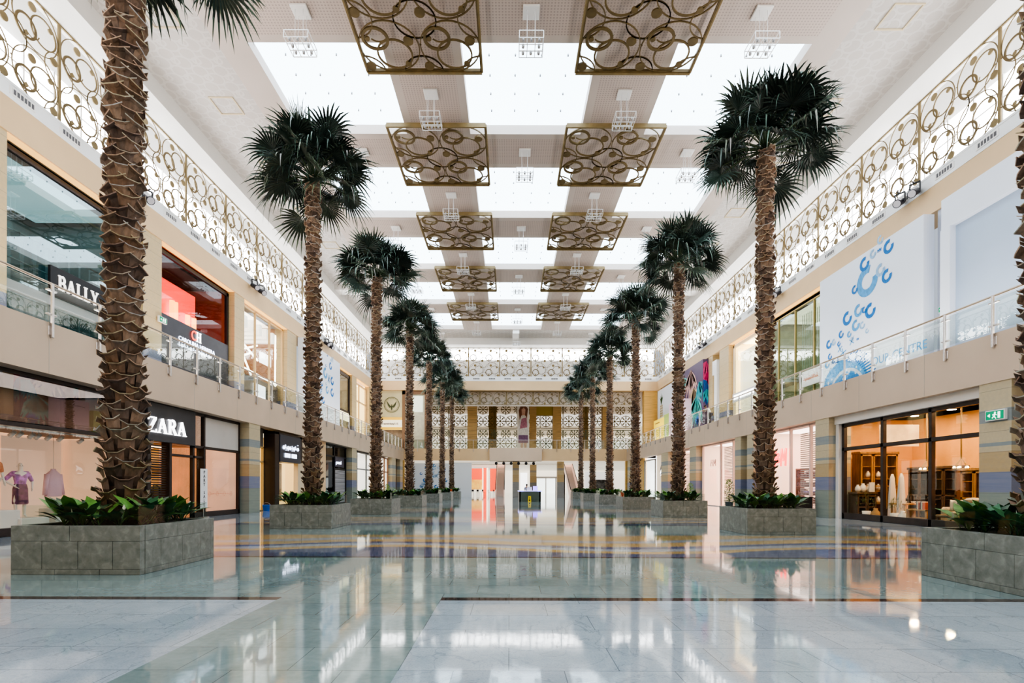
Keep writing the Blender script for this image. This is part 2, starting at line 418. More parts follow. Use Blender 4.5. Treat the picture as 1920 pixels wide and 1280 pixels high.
# --- perforated metal
n = N('perforated_ceiling', .55)
fx = n.math('SUBTRACT', n.math('FRACT', n.math('DIVIDE', n.x, .13)), .5); fy = n.math('SUBTRACT', n.math('FRACT', n.math('DIVIDE', n.y, .13)), .5)
d = n.math('ADD', n.math('MULTIPLY', fx, fx), n.math('MULTIPLY', fy, fy))
n.color(n.mix(n.math('LESS_THAN', d, .075), (.60,.51,.47), (.44,.37,.34)))
perf = n.m
# bark & leaves use a colour attribute
def attr_mat(name, rough, spec=.5, bump=None, trans=0.0):
    m = bpy.data.materials.new(name); m.use_nodes = True; nt = m.node_tree; b = nt.nodes['Principled BSDF']
    a = nt.nodes.new('ShaderNodeAttribute'); a.attribute_name = 'Col'
    nz = nt.nodes.new('ShaderNodeTexNoise'); nz.inputs['Scale'].default_value = 9; nz.inputs['Detail'].default_value = 5
    tc = nt.nodes.new('ShaderNodeTexCoord'); mp = nt.nodes.new('ShaderNodeMapping'); mp.inputs['Scale'].default_value = (2,2,.5)
    nt.links.new(tc.outputs['Object'], mp.inputs[0]); nt.links.new(mp.outputs[0], nz.inputs['Vector'])
    mx = nt.nodes.new('ShaderNodeMix'); mx.data_type = 'RGBA'; mx.blend_type = 'MULTIPLY'; mx.inputs[0].default_value = .7
    r = nt.nodes.new('ShaderNodeValToRGB'); r.color_ramp.elements[0].position=.3; r.color_ramp.elements[1].position=.7
    r.color_ramp.elements[0].color=(.45,.45,.45,1); r.color_ramp.elements[1].color=(1.0,1.0,1.0,1)
    nt.links.new(nz.outputs[0], r.inputs[0]); nt.links.new(a.outputs['Color'], mx.inputs[6]); nt.links.new(r.outputs[0], mx.inputs[7])
    nt.links.new(mx.outputs[2], b.inputs['Base Color'])
    b.inputs['Roughness'].default_value = rough; b.inputs['Specular IOR Level'].default_value = spec
    if bump:
        bp = nt.nodes.new('ShaderNodeBump'); bp.inputs['Strength'].default_value = bump; bp.inputs['Distance'].default_value=.01
        nt.links.new(nz.outputs[0], bp.inputs['Height']); nt.links.new(bp.outputs[0], b.inputs['Normal'])
    MATS[name] = m; return m
bark = attr_mat('palm_bark', .6, .35, .5)
leafm = attr_mat('palm_leaf', .38, .5)
plantm = attr_mat('broad_leaf', .35, .5)
printm = attr_mat('printed_colours', .5, .3)

# ================================================================= shell
YB0, YB = -18.0, 68.0
mb = MB(); mb.quad((-30,YB0,0),(34,YB0,0),(34,125,0),(-30,125,0)); struct(mb.build('floor', floor_m))
# ceiling: strips and skylights
ZC = 20.5
rows = [(22.2+8.7*k, 27.95+8.7*k) for k in range(-4,5)]
colsx = [(-11.3,-5.57),(-2.16,3.79),(7.2,12.95)]
mb = MB()
def cq(x0,x1,y0,y1,mi):
    if x1-x0 > 1e-4 and y1-y0 > 1e-4: mb.quad((x0,y1,ZC),(x1,y1,ZC),(x1,y0,ZC),(x0,y0,ZC), mi)
bd = .38
ys = sorted(set([YB0, YB+1] + [v for a,b in rows for v in (a-bd,a,b,b+bd)]))
xs = sorted(set([-11.3-bd*2,12.95+bd*2] + [v for a,b in colsx for v in (a-bd,a,b,b+bd)]))
for i in range(len(ys)-1):
    y0,y1 = ys[i],ys[i+1]; ym=(y0+y1)/2
    if ym > 63.2: cq(xs[0], xs[-1], y0, y1, 1); continue
    for j in range(len(xs)-1):
        x0,x1 = xs[j],xs[j+1]; xm=(x0+x1)/2
        hole = any(a<ym<b for a,b in rows) and any(a<xm<b for a,b in colsx)
        if hole: continue
        near = any(a-bd<ym<b+bd for a,b in rows) and any(a-bd<xm<b+bd for a,b in colsx)
        edge = xm < -11.3 or xm > 12.95
        cq(x0,x1,y0,y1, 0 if (near or edge) else 2)
for s in (-1,1):
    for w0,w1,mi in ((12.8,13.4,0),(13.4,17.4,1)):
        a,b = sorted((CX+s*w0, CX+s*w1)); a = a if s<0 or mi else 12.95+bd*2
        if s < 0 and not mi: b = -11.3-bd*2
        cq(a,b,YB0,YB+1,mi)
struct(mb.build('ceiling', [ceilw, emboss, perf]))
skyl = N('skylight_glass', .5); skyl.b.inputs['Base Color'].default_value = (0,0,0,1)
e = skyl.mix(skyl.math('MULTIPLY', skyl.noise(.12,2), .9), (.68,.85,1.0), (.84,.94,1.0))
skyl.link(e, skyl.b.inputs['Emission Color']); skyl.b.inputs['Emission Strength'].default_value = SKY
skyl = skyl.m
sk = 0
bolt = M('grey_fitting', (.35,.37,.4), .5)
for (y0,y1) in rows:
    for (x0,x1) in colsx:
        sk += 1
        o = thing('window_%d' % sk, None, None, ((x0+x1)/2,(y0+y1)/2,ZC)); o['kind'] = 'structure'
        mb = MB(); mb.quad((x0-.05,y1+.05,ZC+.5),(x1+.05,y1+.05,ZC+.5),(x1+.05,y0-.05,ZC+.5),(x0-.05,y0-.05,ZC+.5)); mb.build('pane', skyl, o)
        mb = MB()
        mb.box(x0-.12,x0,y0-.12,y1+.12,ZC+.005,ZC+.6).box(x1,x1+.12,y0-.12,y1+.12,ZC+.005,ZC+.6).box(x0,x1,y0-.12,y0,ZC+.005,ZC+.6).box(x0,x1,y1,y1+.12,ZC+.005,ZC+.6)
        mb.build('reveal', ceilw, o)
        if y1 > 20:
            mb = MB()
            for i in range(1,5):
                for j in range(1,5):
                    xx = x0+(x1-x0)*i/5; yy=y0+(y1-y0)*j/5
                    mb.cyl((xx,yy,ZC+.40),(xx,yy,ZC+.49),.035,n=6)
            mb.build('glass_fittings', bolt, o)
# bulkheads, walls
ZK = 19.65
mb = MB()
for S in (L,R):
    S.box(mb, 17.35, 18.85, YB0, YB+1.5, ZK, ZC+.3)
    S.box(mb, 17.33, 17.45, YB0, YB, ZK-.04, ZK+.12)
mb.box(L.X(17.35), R.X(17.35), 66.4, 69.0, ZK, ZC+.3)
# cross ribs of the margin ceiling
for S in (L,R): S.box(mb, 12.9, 17.35, 49.0, 50.3, ZC-.45, ZC+.2)
mb.box(.35,1.15, 62.9, 66.4, ZC-.45, ZC+.2)
struct(mb.build('trim_1', offw))
vent_m = white; ventd = M('vent_dark', (.12,.12,.13), .5)
for k, S in enumerate((L,R)):
    mb = MB()
    S.box(mb, WU-.05, WU+1.3, YB0, YB+.5, 14.0, 15.2, 0)          # beige band
    S.box(mb, WU-.07, WU+1.3, YB0, YB+.5, 15.2, 15.8, 1)          # white strip
    S.box(mb, WU-.10, WU-.02, YB0, YB+.5, 15.72, 15.8, 1)
    struct(mb.build('wall_'+S.nm, [beige, whiteg]))
    mb = MB()                                                      # balcony slab + fascia
    S.box(mb, WB, 24, YB0, YB, ZS, ZF)
    struct(mb.build('trim_%d' % (2+k), beige2))
    mb = MB()
    y = 12.0
    while y < 67: S.box(mb, WB-.004, WB+.02, y, y+.022, ZS, ZF+.02); y += 3.6
    struct(mb.build('trim_%d' % (4+k), M('fascia_joint', (.55,.47,.40), .6)))
mb = MB()
mb.box(L.X(WU), R.X(WU), YB-.45, YB+.5, 14.0, 15.2, 0).box(L.X(WU), R.X(WU), YB-.47, YB+.5, 15.2, 15.8, 1)
struct(mb.build('wall_back', [beige, whiteg]))
mb = MB(); mb.box(-30, 34, YB0-.3, YB0, 0, 21); struct(mb.build('wall_front', beige))
# outer closing shell above shops
glz = N('clerestory_glazing', .5); glz.b.inputs['Base Color'].default_value = (0,0,0,1)
e = glz.mix(glz.math('GREATER_THAN', glz.math('FRACT', glz.math('DIVIDE', glz.y, 1.35)), .03), (.7,.72,.75), (1,1,1))
glz.link(e, glz.b.inputs['Emission Color']); glz.b.inputs['Emission Strength'].default_value = CLER
glz = glz.m
def glazing(S, idx):
    o = thing('window_%d' % idx, None, None, (S.X(WU+1.2), 25, 15.8)); o['kind'] = 'structure'
    mb = MB(); S.face(mb, WU+1.3, YB0, YB+.6, 15.8, 18.7); mb.build('pane', glz, o)
    mb = MB()
    a, b = S.X(WU+1.3), S.X(WU+.25)
    for y in [YB0, YB+.6][:1]:
        if S.s < 0: mb.quad((a,YB0,18.7),(a,YB+.6,18.7),(b,YB+.6,ZK),(b,YB0,ZK))
        else: mb.quad((a,YB+.6,18.7),(a,YB0,18.7),(b,YB0,ZK),(b,YB+.6,ZK))
    mb.build('soffit', white, o)
    mb = MB(); y = 8
    while y < 68:
        S.box(mb, WU+1.18, WU+1.28, y, y+.06, 15.8, 18.7); y += 1.35
    for z in (16.7,17.7): S.box(mb, WU+1.2, WU+1.28, 6, 68, z, z+.05)
    mb.build('glazing_bars', whiteg, o)
glazing(L, 101); glazing(R, 102)
o = thing('window_103', None, None, (CX, YB+1.2, 15.8)); o['kind'] = 'structure'
mb = MB(); mb.quad((L.X(18.5),YB+1.2,15.8),(R.X(18.5),YB+1.2,15.8),(R.X(18.5),YB+1.2,ZK),(L.X(18.5),YB+1.2,ZK)); mb.build('backing_wall', white, o)
mb = MB(); mb.quad((L.X(18.5),YB+1.15,18.35),(R.X(18.5),YB+1.15,18.35),(R.X(18.5),YB+1.15,ZK),(L.X(18.5),YB+1.15,ZK)); mb.build('pane', glz, o)
# vents
def vent_proto():
    o = thing('air_vent', 'white slotted air vent in the strip under the lattice screens of the left wall', 'vent', (0,0,0), 0, 'air vents under the left screens')
    mb = MB(); mb.box(-.5,.5,-.03,.02,-.15,.15,0,.01).box(-.42,.42,-.034,-.029,-.09,.09,1)
    for i in range(6): mb.box(-.42+i*.14,-.42+i*.14+.03,-.045,-.03,-.1,.1,0)
    mb.build('grille', [white, ventd], o, local=True); return o
vp = vent_proto(); first = True
for S, nm in ((L,'left'),(R,'right')):
    y = 14.7
    while y < 67:
        loc = (S.X(WU-.075), y, 15.5); lab = 'white slotted air vent in the strip under the lattice screens of the %s wall' % nm
        if first: vp.location = loc; vp.rotation_euler = (0,0,S.rz()); first = False
        else: dup(vp, None, loc, (0,0,S.rz()), lab, 'air vents under the %s screens' % nm)
        y += 2.05
x = -16.6
while x < 18.5:
    dup(vp, None, (x, YB-.475, 15.5), (0,0,0), 'small dark slotted air vent in the white strip of the far wall', 'air vents of the far wall'); x += 2.04

# ================================================================= lattice panels
MA = dict(thin=(.5,.5,.488), med=(.66,.49,.275), thick=(.30,.33,.205), big=[(.42,.80),(.88,.12)], small=[(.80,.66)], tiny=[(.30,.20)], cor=[(0,0),(1,0)])
MBH = dict(thin=(.5,.5,.488), med=(.56,.36,.285), thick=(.30,.66,.20), big=[(.83,.62),(.10,.12)], small=[(.75,.17)], tiny=[(.17,.66)], cor=[(0,0),(1,0)])
def lattice(W, H, nx, nz, mo, k=1.0, th=.05, mid=False):
    rings, discs, frame = MB(), MB(), MB()
    cw, ch = W/nx, H/nz; c = min(cw, ch)
    clip = (0, W, 0, H)
    for i in range(nx):
        for j in range(nz):
            ox, oz = i*cw, j*ch
            P = lambda u, v: (ox+u*cw, oz+v*ch)
            a = P(*mo['thin'][:2]); rings.ring(a[0],a[1],mo['thin'][2]*c,.035*k,th,n=36)
            a = P(*mo['med'][:2]); rings.ring(a[0],a[1],mo['med'][2]*c,.06*k,th*1.1,n=32)
            a = P(*mo['thick'][:2]); rings.ring(a[0],a[1],mo['thick'][2]*c,.10*k,th*1.3,n=30)
            for q in mo['cor']:
                a = P(*q); rings.ring(a[0],a[1],.33*c,.035*k,th*.9,n=36,clip=clip if not (0<i+q[0]<nx and False) else clip)
            for q in mo['big']: a = P(*q); discs.disc(a[0],a[1],.082*c,th*1.3)
            for q in mo['small']: a = P(*q); discs.disc(a[0],a[1],.052*c,th*1.3,14)
            for q in mo['tiny']: a = P(*q); discs.disc(a[0],a[1],.042*c,th*1.3,12)
            a = P(*mo['thick'][:2]); t = P(*mo['tiny'][0]); rings.ring((a[0]+t[0])/2+.12*c,(a[1]+t[1])/2+.1*c,.16*c,.03*k,th*.9,-2.4,-.2,n=24)
            a = P(0,.55); rings.bar(a[0],a[1],a[0]+.03*cw,a[1],.04*k,th)
    fw = .07*k if not mid else .09*k
    frame.box(0,fw,-th,th,0,H).box(W-fw,W,-th,th,0,H).box(0,W,-th,th,0,fw).box(0,W,-th,th,H-fw,H)
    return rings, discs, frame
def panel_thing(name, label, cat, W, H, nx, nz, mo, k, th, mats, group):
    o = thing(name, label, cat, (0,0,0), 0, group)
    r, d, f = lattice(W,H,nx,nz,mo,k,th)
    d.mi = [1]*len(d.mi); r.merge(d); r.build('circle_tracery', [mats[0],mats[1]], o, local=True); f.build('frame', mats[2], o, local=True)
    return o
PW = 4.0; PH = 3.85
cl = panel_thing('lattice_screen', 'x', 'screen panel', PW, PH, 2, 2, MA, .86, .03, (gold, goldl, goldl), 'x')
used = False
for S in (L,R):
    for i in range(15):
        y0 = 8.4+4.0*i
        yy = y0 if S.s < 0 else y0+4.0
        lab = 'gold circle-pattern window lattice high on the %s wall, %s panel from the far end' % (S.nm, ORD[14-i])
        if not used:
            cl.location=(S.X(WU),yy,15.8); cl.rotation_euler=(0,0,S.rz()); cl['label']=lab; cl['group']='lattice panels high on the left wall'; used=True
        else: dup(cl, None, (S.X(WU),yy,15.8), (0,0,S.rz()), lab, 'lattice panels high on the %s wall' % S.nm)
# back row : 9 panels
for i in range(9):
    c = dup(cl, None, (CX-18.45+4.1*i, YB, 15.8), (0,0,0), 'gold circle-pattern window lattice of the far wall, %s from the left' % ORD[i], 'lattice panels of the far wall')
    c.scale = (4.1/PW,1,1)
# hanging panels
hp = thing('ceiling_screen','x','ceiling panel',(0,0,0),0,'x')
r,d,f = lattice(5.15,5.2,2,2,MBH,1.15,.05)
T = Matrix.Translation((-2.575,2.6,0)) @ Matrix.Rotation(PI/2,4,'X')
r.merge(d)
for nm, g, mt in (('circle_tracery',r,gold),('frame',f,gold)):
    q = MB().merge(g, T); q.build(nm, mt, hp, local=True)
q = MB()
q.box(-2.575,2.575,-2.66,-2.56,-.1,.12).box(-2.575,2.575,2.56,2.66,-.1,.12).box(-2.62,-2.55,-2.6,2.6,-.06,.08).box(2.55,2.62,-2.6,2.6,-.06,.08)
q.build('edge_rail', goldl, hp, local=True)
q = MB()
for a in (-1.2,1.2):
    for b in (-1.3,1.3): q.cyl((a,b,.05),(a,b,.36),.015,n=6)
q.build('hanger', steel, hp, local=True)
used = False
for i in range(5):
    for cxp, nm in ((-3.85,'left'),(5.5,'right')):
        loc = (cxp, 20.7+8.7*i, 18.65+HC)
        lab = 'flat bronze circle-pattern panel hung under the %s ceiling beam, %s from the front' % (nm, ORD[i])
        if not used: hp.location = loc; hp['label']=lab; hp['group']='hanging bronze ceiling panels'; used=True
        else: dup(hp, None, loc, (0,0,0), lab, 'hanging bronze ceiling panels')
# pendant lamps
lp = thing('pendant_lamp','x','pendant lamp',(0,0,0),0,'x')
q = MB(); g = .475
for t in (-g,-g/3,g/3,g):
    q.box(t-.012,t+.012,-g,g,-.012,.012).box(-g,g,t-.012,t+.012,-.012,.012)
for a in (-g,g):
    for b in (-g,g): q.box(a-.012,a+.012,b-.012,b+.012,0,.28)
for t in (-g,g): q.box(t-.012,t+.012,-g,g,.268,.292).box(-g,g,t-.012,t+.012,.268,.292)
q.build('grid_frame', whiteg, lp, local=True)
q = MB()
for a in (-g/3,g/3):
    for b in (-g/3,g/3): q.cyl((a,b,0),(a,b,1.42),.010,n=5)
q.build('suspension_rods', whiteg, lp, local=True)
q = MB(); q.box(-.33,.33,-.33,.33,1.38,1.47,0,.02); q.build('ceiling_plate', white, lp, local=True)
bulbs = M('satin_metal_shade',(.42,.42,.43),.35,metal=.5)
for i in range(3):
    for j in range(3):
        if i==1 and j==1: continue
        q = MB(); q.lathe([(.0,.13),(.04,.12),(.055,.05),(.05,-.02),(.0,-.03)],((i-1)*g*2/3,(j-1)*g*2/3,.02),10); q.build('lamp_head', bulbs, lp, local=True)
used=False
spots=[]
for i in range(6):
    for xx,nm in ((-8.4,'left skylight column'),(.82,'middle skylight column'),(10.05,'right skylight column')): spots.append((xx,20.7+8.7*i,nm,i))
for i in range(5):
    for xx,nm in ((-3.85,'left ceiling beam'),(5.5,'right ceiling beam')): spots.append((xx,25.05+8.7*i,nm,i))
for xx,yy,nm,i in spots:
    loc=(xx,yy,ZC-1.47 if yy<63 else ZC-1.47); lab='small white square grid pendant lamp under the %s, %s from the front' % (nm, ORD[i])
    if not used: lp.location=loc; lp['label']=lab; lp['group']='white grid pendant lamps'; used=True
    else: dup(lp,None,loc,(0,0,0),lab,'white grid pendant lamps')
# thin gold squares on the embossed ceiling
gs = thing('ceiling_trim_square','x','ceiling trim',(0,0,0),0,'x')
q = MB(); q.box(-.6,.6,-.6,-.54,-.04,0).box(-.6,.6,.54,.6,-.04,0).box(-.6,-.54,-.54,.54,-.04,0).box(.54,.6,-.54,.54,-.04,0)
q.build('square_frame', M('pale_gold_trim',(.68,.58,.40),.5), gs, local=True)
used=False
for S in (L,R):
    for i in range(9):
        loc=(S.X(14.95),20.9+5.0*i,ZC); lab='thin pale gold square outline on the %s embossed ceiling, %s from the front' % (S.nm, ORD[i])
        if not used: gs.location=loc; gs['label']=lab; gs['group']='gold squares on the ceiling margins'; used=True
        else: dup(gs,None,loc,(0,0,0),lab,'gold squares on the ceiling margins')
# ================================================================= railings
def railing(S, n0, n1, label):
    o = thing('balcony_railing', label, 'railing', (S.X(WB), n0, ZF))
    mb = MB(); mb.cyl((S.X(WB+.02),n0,7.6),(S.X(WB+.02),n1,7.6),.035,n=10); mb.build('handrail', M('champagne_metal',(.52,.44,.36),.3,metal=.6), o)
    y = n0; step = 1.815; i = 0
    while y <= n1+.01:
        mb = MB()
        S.box(mb, WB-.09, WB-.02, y-.035, y+.035, 5.95, 7.58, 0, .008)
        S.box(mb, WB-.02, WB+.004, y-.09, y+.09, 6.02, 6.30, 0, .01)
        for z in (6.62,7.35): S.box(mb, WB-.07, WB+.03, y-.16, y+.16, z, z+.05, 0, .01)
        mb.build('post', steel, o)
        if y+step <= n1+.01:
            mb = MB(); S.box(mb, WB-.006, WB+.006, y+.06, y+step-.06, 6.47, 7.5); mb.build('glass_pane', gl_rail, o)
        y += step
    return o
railing(L, 12.03, 12.03+1.815*30, 'long glass balcony railing with steel posts along the left gallery')
railing(R, 12.81, 12.81+1.815*30, 'long glass balcony railing with steel posts along the right gallery')
# columns
def column(S, y0, y1, lower=True, label=''):
    mb = MB()
    if lower: S.box(mb, WB+.03, WG+.6, y0, y1, 0, ZS)
    else: S.box(mb, WU+.0, WU+1.0, y0, y1, ZF, ZT)
    return tag(mb.build('stone_column', stone_col, origin=(S.X(WB+.3 if lower else WU+.3),(y0+y1)/2,0 if lower else ZF)), label, 'column')
# ================================================================= shops
WN = [200]
def room(S, w0, depth, y0, y1, z0, z1, wallm, ceilm=None, floorm=None, light=None, lcol=(1,.9,.75), sidem=None, name=None):
    """interior of a shop: back, two sides, ceiling and floor"""
    w1 = w0+depth; X0, X1 = S.X(w0), S.X(w1); WN[0] += 1; nm = 'wall_'+S.nm+'_shop'
    mb = MB(); S.face(mb, w1, y0, y1, z0, z1, 0); struct(mb.build(nm+'_back', wallm))
    mb = MB(); mb.quad((X0,y0,z0),(X1,y0,z0),(X1,y0,z1),(X0,y0,z1)); struct(mb.build(nm+'_side', sidem or wallm))
    mb = MB(); mb.quad((X0,y1,z0),(X1,y1,z0),(X1,y1,z1),(X0,y1,z1)); struct(mb.build(nm+'_side', sidem or wallm))
    mb = MB(); mb.quad((X0,y0,z1),(X1,y0,z1),(X1,y1,z1),(X0,y1,z1)); struct(mb.build('ceiling_shop', ceilm or white))
    mb = MB(); mb.quad((X0,y0,z0+.01),(X1,y0,z0+.01),(X1,y1,z0+.01),(X0,y1,z0+.01)); struct(mb.build('floor_shop', floorm or M('shop_floor',(.55,.5,.45),.25)))
    if light:
        a = bpy.data.lights.new('shop_light','AREA'); a.shape='RECTANGLE'; a.size=abs(X1-X0)*.7; a.size_y=(y1-y0)*.85
        a.energy = light*a.size*a.size_y; a.color = lcol
        ob = bpy.data.objects.new('shop_light', a); COL.objects.link(ob); ob.location=((X0+X1)/2,(y0+y1)/2,z1-.06)
def front(S, w, y0, y1, z0, z1, vs, hs, framem, glassm, fw=.12, plinth=.22, fd=.16):
    """window: outer frame, mullions at vs, transoms at hs, one pane per bay"""
    WN[0] += 1
    o = thing('window_%d' % WN[0], None, None, (S.X(w),(y0+y1)/2,z0)); o['kind']='structure'
    mb = MB(); q = lambda a,b,c,d: S.box(mb, w, w+fd, a, b, c, d, 0, .01)
    if plinth: q(y0,y1,z0,z0+plinth)
    q(y0,y1,z1-fw,z1); q(y0,y0+fw,z0,z1); q(y1-fw,y1,z0,z1)
    if not plinth: q(y0,y1,z0,z0+fw*.6)
    for v in vs: q(v-fw/2,v+fw/2,z0,z1)
    for h in hs: q(y0,y1,h-fw/2,h+fw/2)
    mb.build('frame', framem, o)
    ed = [y0]+sorted(vs)+[y1]
    for i in range(len(ed)-1):
        mb = MB(); S.box(mb, w+.07, w+.085, ed[i], ed[i+1], z0+plinth, z1-fw*.5); mb.build('pane', glassm, o)
    return o
def wallpiece(S, w, y0, y1, z0, z1, m, depth=.5):
    mb = MB(); S.box(mb, w, w+depth, y0, y1, z0, z1); return struct(mb.build('wall_'+S.nm+'_pier', m))
def on_wall(g, S, w, y, z): return MB().merge(g, S.flat(None, w, y, z))
def sign(S, w, y, z, g, mats, label, name='shop_sign', board=None, parts=None):
    """g: xz-plane builder whose lower left corner goes to (w,y,z) as seen from the hall"""
    o = thing(name, label, 'sign', (S.X(w), y, z))
    if board:
        bw, bh, bm, ox, oz = board
        b = MB(); b.box(ox, ox+bw, .0, .12, oz, oz+bh, 0, .01); on_wall(b, S, w, y, z).build('board', bm, o)
    on_wall(g, S, w-.03, y, z).build('lettering', mats, o)
    return o
def exit_sign(S, w, y, z, label, sc=1.0):
    o = thing('exit_sign', label, 'sign', (S.X(w), y, z))
    b = MB(); b.box(-.3*sc,.3*sc,-.05,.05,0,.3*sc,0,.01); on_wall(b,S,w,y,z).build('housing', white, o)
    b = MB(); b.box(-.27*sc,.27*sc,-.056,-.05,.03*sc,.27*sc); on_wall(b,S,w,y,z).build('green_face', E('exit_green',(.0,.35,.17),.5), o)
    b = MB(); k = sc
    b.disc(.02*k,.22*k,.025*k,.01,10,0,-.06); b.bar(.02*k,.2*k,-.01*k,.12*k,.035*k,.01,0,-.06); b.bar(-.01*k,.12*k,.05*k,.05*k,.025*k,.01,0,-.06)
    b.bar(-.01*k,.12*k,-.07*k,.07*k,.025*k,.01,0,-.06); b.bar(.01*k,.18*k,.07*k,.15*k,.02*k,.01,0,-.06); b.bar(.01*k,.18*k,-.06*k,.16*k,.02*k,.01,0,-.06)
    b.bar(.14*k,.06*k,.14*k,.24*k,.07*k,.01,0,-.06); b.poly([(-.22*k,.15*k),(-.14*k,.2*k),(-.14*k,.1*k)],.01,0,-.06)
    on_wall(b,S,w,y,z).build('running_figure', E('exit_white',(.9,1,.95),1.3), o)
    return o
cream_l = M('cream_glow_wall', (.80,.56,.40), .6, noise=(.7,.04), emit=((1,.66,.45),.30))  # emission in these shop wall materials stands in for lamp light
pinkish = M('pink_glow_wall', (.90,.66,.54), .6, emit=((1,.72,.56),.85))
peach = M('peach_glow_wall', (.80,.55,.38), .6, noise=(.8,.05), emit=((1,.6,.35),.15))
amber = M('amber_glow_wall', (.74,.40,.15), .6, noise=(1.2,.1), emit=((1,.42,.12),.16))
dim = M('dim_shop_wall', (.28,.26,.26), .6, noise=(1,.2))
dimteal = M('cool_glow_wall', (.36,.44,.46), .5, noise=(.8,.12), emit=((.5,.65,.7),.10))
redw = M('red_glow_wall', (.75,.04,.02), .45, emit=((1,.04,.02),1.3))
dred = M('dark_red_glow_wall', (.25,.05,.03), .4, noise=(2,.3), emit=((.5,.06,.03),.12))
brightw = M('white_glow_wall', (.9,.88,.84), .6, emit=((1,.93,.85),.85))
creamb = M('pale_cream_glow_wall', (.9,.76,.5), .6, emit=((1,.80,.46),1.1))
yellowgl = M('yellow_glow_wall', (.85,.62,.3), .6, emit=((1,.75,.4),.6))
greyp = M('pale_grey_panel', (.62,.60,.58), .5, noise=(1,.04))
cords = {}

# ---------------- LEFT GROUND
# fashion store with mannequins
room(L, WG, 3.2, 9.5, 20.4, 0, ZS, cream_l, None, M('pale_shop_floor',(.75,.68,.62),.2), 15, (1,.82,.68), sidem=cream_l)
front(L, WG, 9.5, 20.45, 0, ZS, [], [3.27], brownf, gl_shop, .12, .25)
mb = MB(); L.box(mb, WG+.02, WG+.06, 9.6, 20.4, 3.33, 4.75); q = mb.build('smoked_transom_glass', gl_dark, origin=(L.X(WG),15,4)); tag(q,'dark smoked glass band above the mannequin window of the left fashion store','window')
mb = MB(); L.box(mb, WG+.35, WG+3.1, 9.6, 20.3, 3.3, 3.4); struct(mb.build('ceiling_shop_window', M('brown_soffit',(.25,.17,.12),.6)))
# zara portal
room(L, WG+.4, 6, 20.5, 24.5, 0, 3.28, M('warm_glow_wall',(.48,.27,.10),.6,noise=(1.2,.35),emit=((1,.5,.14),.22)), M('warm_ceiling',(.6,.45,.3),.6), M('warm_floor',(.4,.28,.18),.2), 8, (1,.72,.4))  # amber emission put into the wall so the store looks lit
o = thing('store_portal', 'charcoal store portal with slatted bronze gates under the large white serif lettering on the left', 'store portal', (L.X(WG),22,0))
mb = MB(); L.box(mb, WG-.12, WG+.35, 20.45, 23.55, 3.28, ZS-.02, 0, .02); mb.build('fascia_panel', dgrey, o)
mb = MB(); L.box(mb, WG-.1, WG+.3, 20.45, 20.65, 0, 3.3); L.box(mb, WG-.05, WG+.3, 21.85, 22.0, 0, 3.28); L.box(mb, WG-.05, WG+.3, 24.3, 24.45, 0, 3.28); L.box(mb, WG, WG+.3, 22,24.3,2.75,2.85); mb.build('frame', brownf, o)
mb = MB()
for i in range(22): L.box(mb, WG+.05, WG+.1, 20.65, 21.85, 1.0+i*.1, 1.0+i*.1+.045)
mb.build('slatted_shutter', brownf, o)
mb = MB()
for i in range(24): L.box(mb, WG+1.2, WG+1.25, 22.3, 23.8, .5+i*.1, .5+i*.1+.04)
mb.build('inner_slatted_gate', brownf, o)
g, wz = serif_mb('ZARA', .62, .05, 0, 1.0, .02)
sx = 2.45/wz
g = MB().merge(g, Matrix.Diagonal((sx,1,1.0,1)))
sign(L, WG-.14, 20.35, 3.62, g, letters, 'glowing white ZARA lettering on the charcoal panel', 'shop_sign')
# right-hand window of the same store
room(L, WG, 2.2, 24.5, 27.6, 0, ZS, M('salmon_glow_wall',(.80,.56,.44),.6,noise=(.8,.12),emit=((1,.64,.48),.25)), None, None, 8, (1,.75,.55))  # salmon wall glows by emission in place of light falling on it
front(L, WG, 23.55, 27.65, 0, ZS, [24.45], [3.27], brownf, gl_shop, .13, .25)
mb = MB(); L.box(mb, WG+.03, WG+.06, 24.5, 27.55, 3.33, 4.72); tag(mb.build('grey_transom_panel', greyp, origin=(L.X(WG),26,4)), 'pale grey panel behind the upper pane beside the white serif sign','panel')
b = MB(); b.box(-.28,.28,0,.02,0,1.85,0,.005); o = thing('sale_banner','tall narrow white banner reading PART SALE in the doorway of the left store','banner',(L.X(WG-.15),24.15,.42))
on_wall(b, L, WG-.15, 24.15, .42).build('cloth', white, o)
b = MB(); b.box(-.02,.02,.02,.05,-.42,1.85).box(-.22,.22,-.12,.16,-.42,-.39); on_wall(b, L, WG-.15, 24.15, .42).build('stand', steel, o)
b = MB()
for i, ch in enumerate('PART SALE'):
    if ch != ' ': t = text_mb(ch, .15, .004, 0, 1.1, 'CENTER'); b.merge(t, Matrix.Translation((0,-.012,1.62-i*.19)))
on_wall(b, L, WG-.15, 24.15, .42).build('lettering', M('grey_print',(.03,.03,.04),.6), o)
b = squiggle(2.2,.1,5,.004); sign(L, WG+.02, 24.7, 1.05, b, M('salmon_print',(.7,.25,.15),.6), 'small faint red print on the salmon window glass','window_print')
# spotlight bulb with flare
o = thing('ceiling_spotlight','small glowing spotlight under the ceiling of the store left of the first stone column','spotlight',(L.X(WG+.6),26.0,4.6))
mb = MB(); mb.cyl((L.X(WG+.6),26.0,4.85),(L.X(WG+.6),26.0,4.62),.05,.07,10); mb.build('housing', whiteg, o)
mb = MB(); mb.sphere((L.X(WG+.6),26.0,4.6),.06,10,6); mb.build('bulb', E('spot_bulb',(1,.85,.6),30), o)
column(L, 27.7, 28.9, True, 'banded sandstone column right of the salmon-lit window of the left ground floor')
exit_sign(L, WG-.1, 29.25, 3.6, 'green running-man exit sign beside the first left ground-floor column')
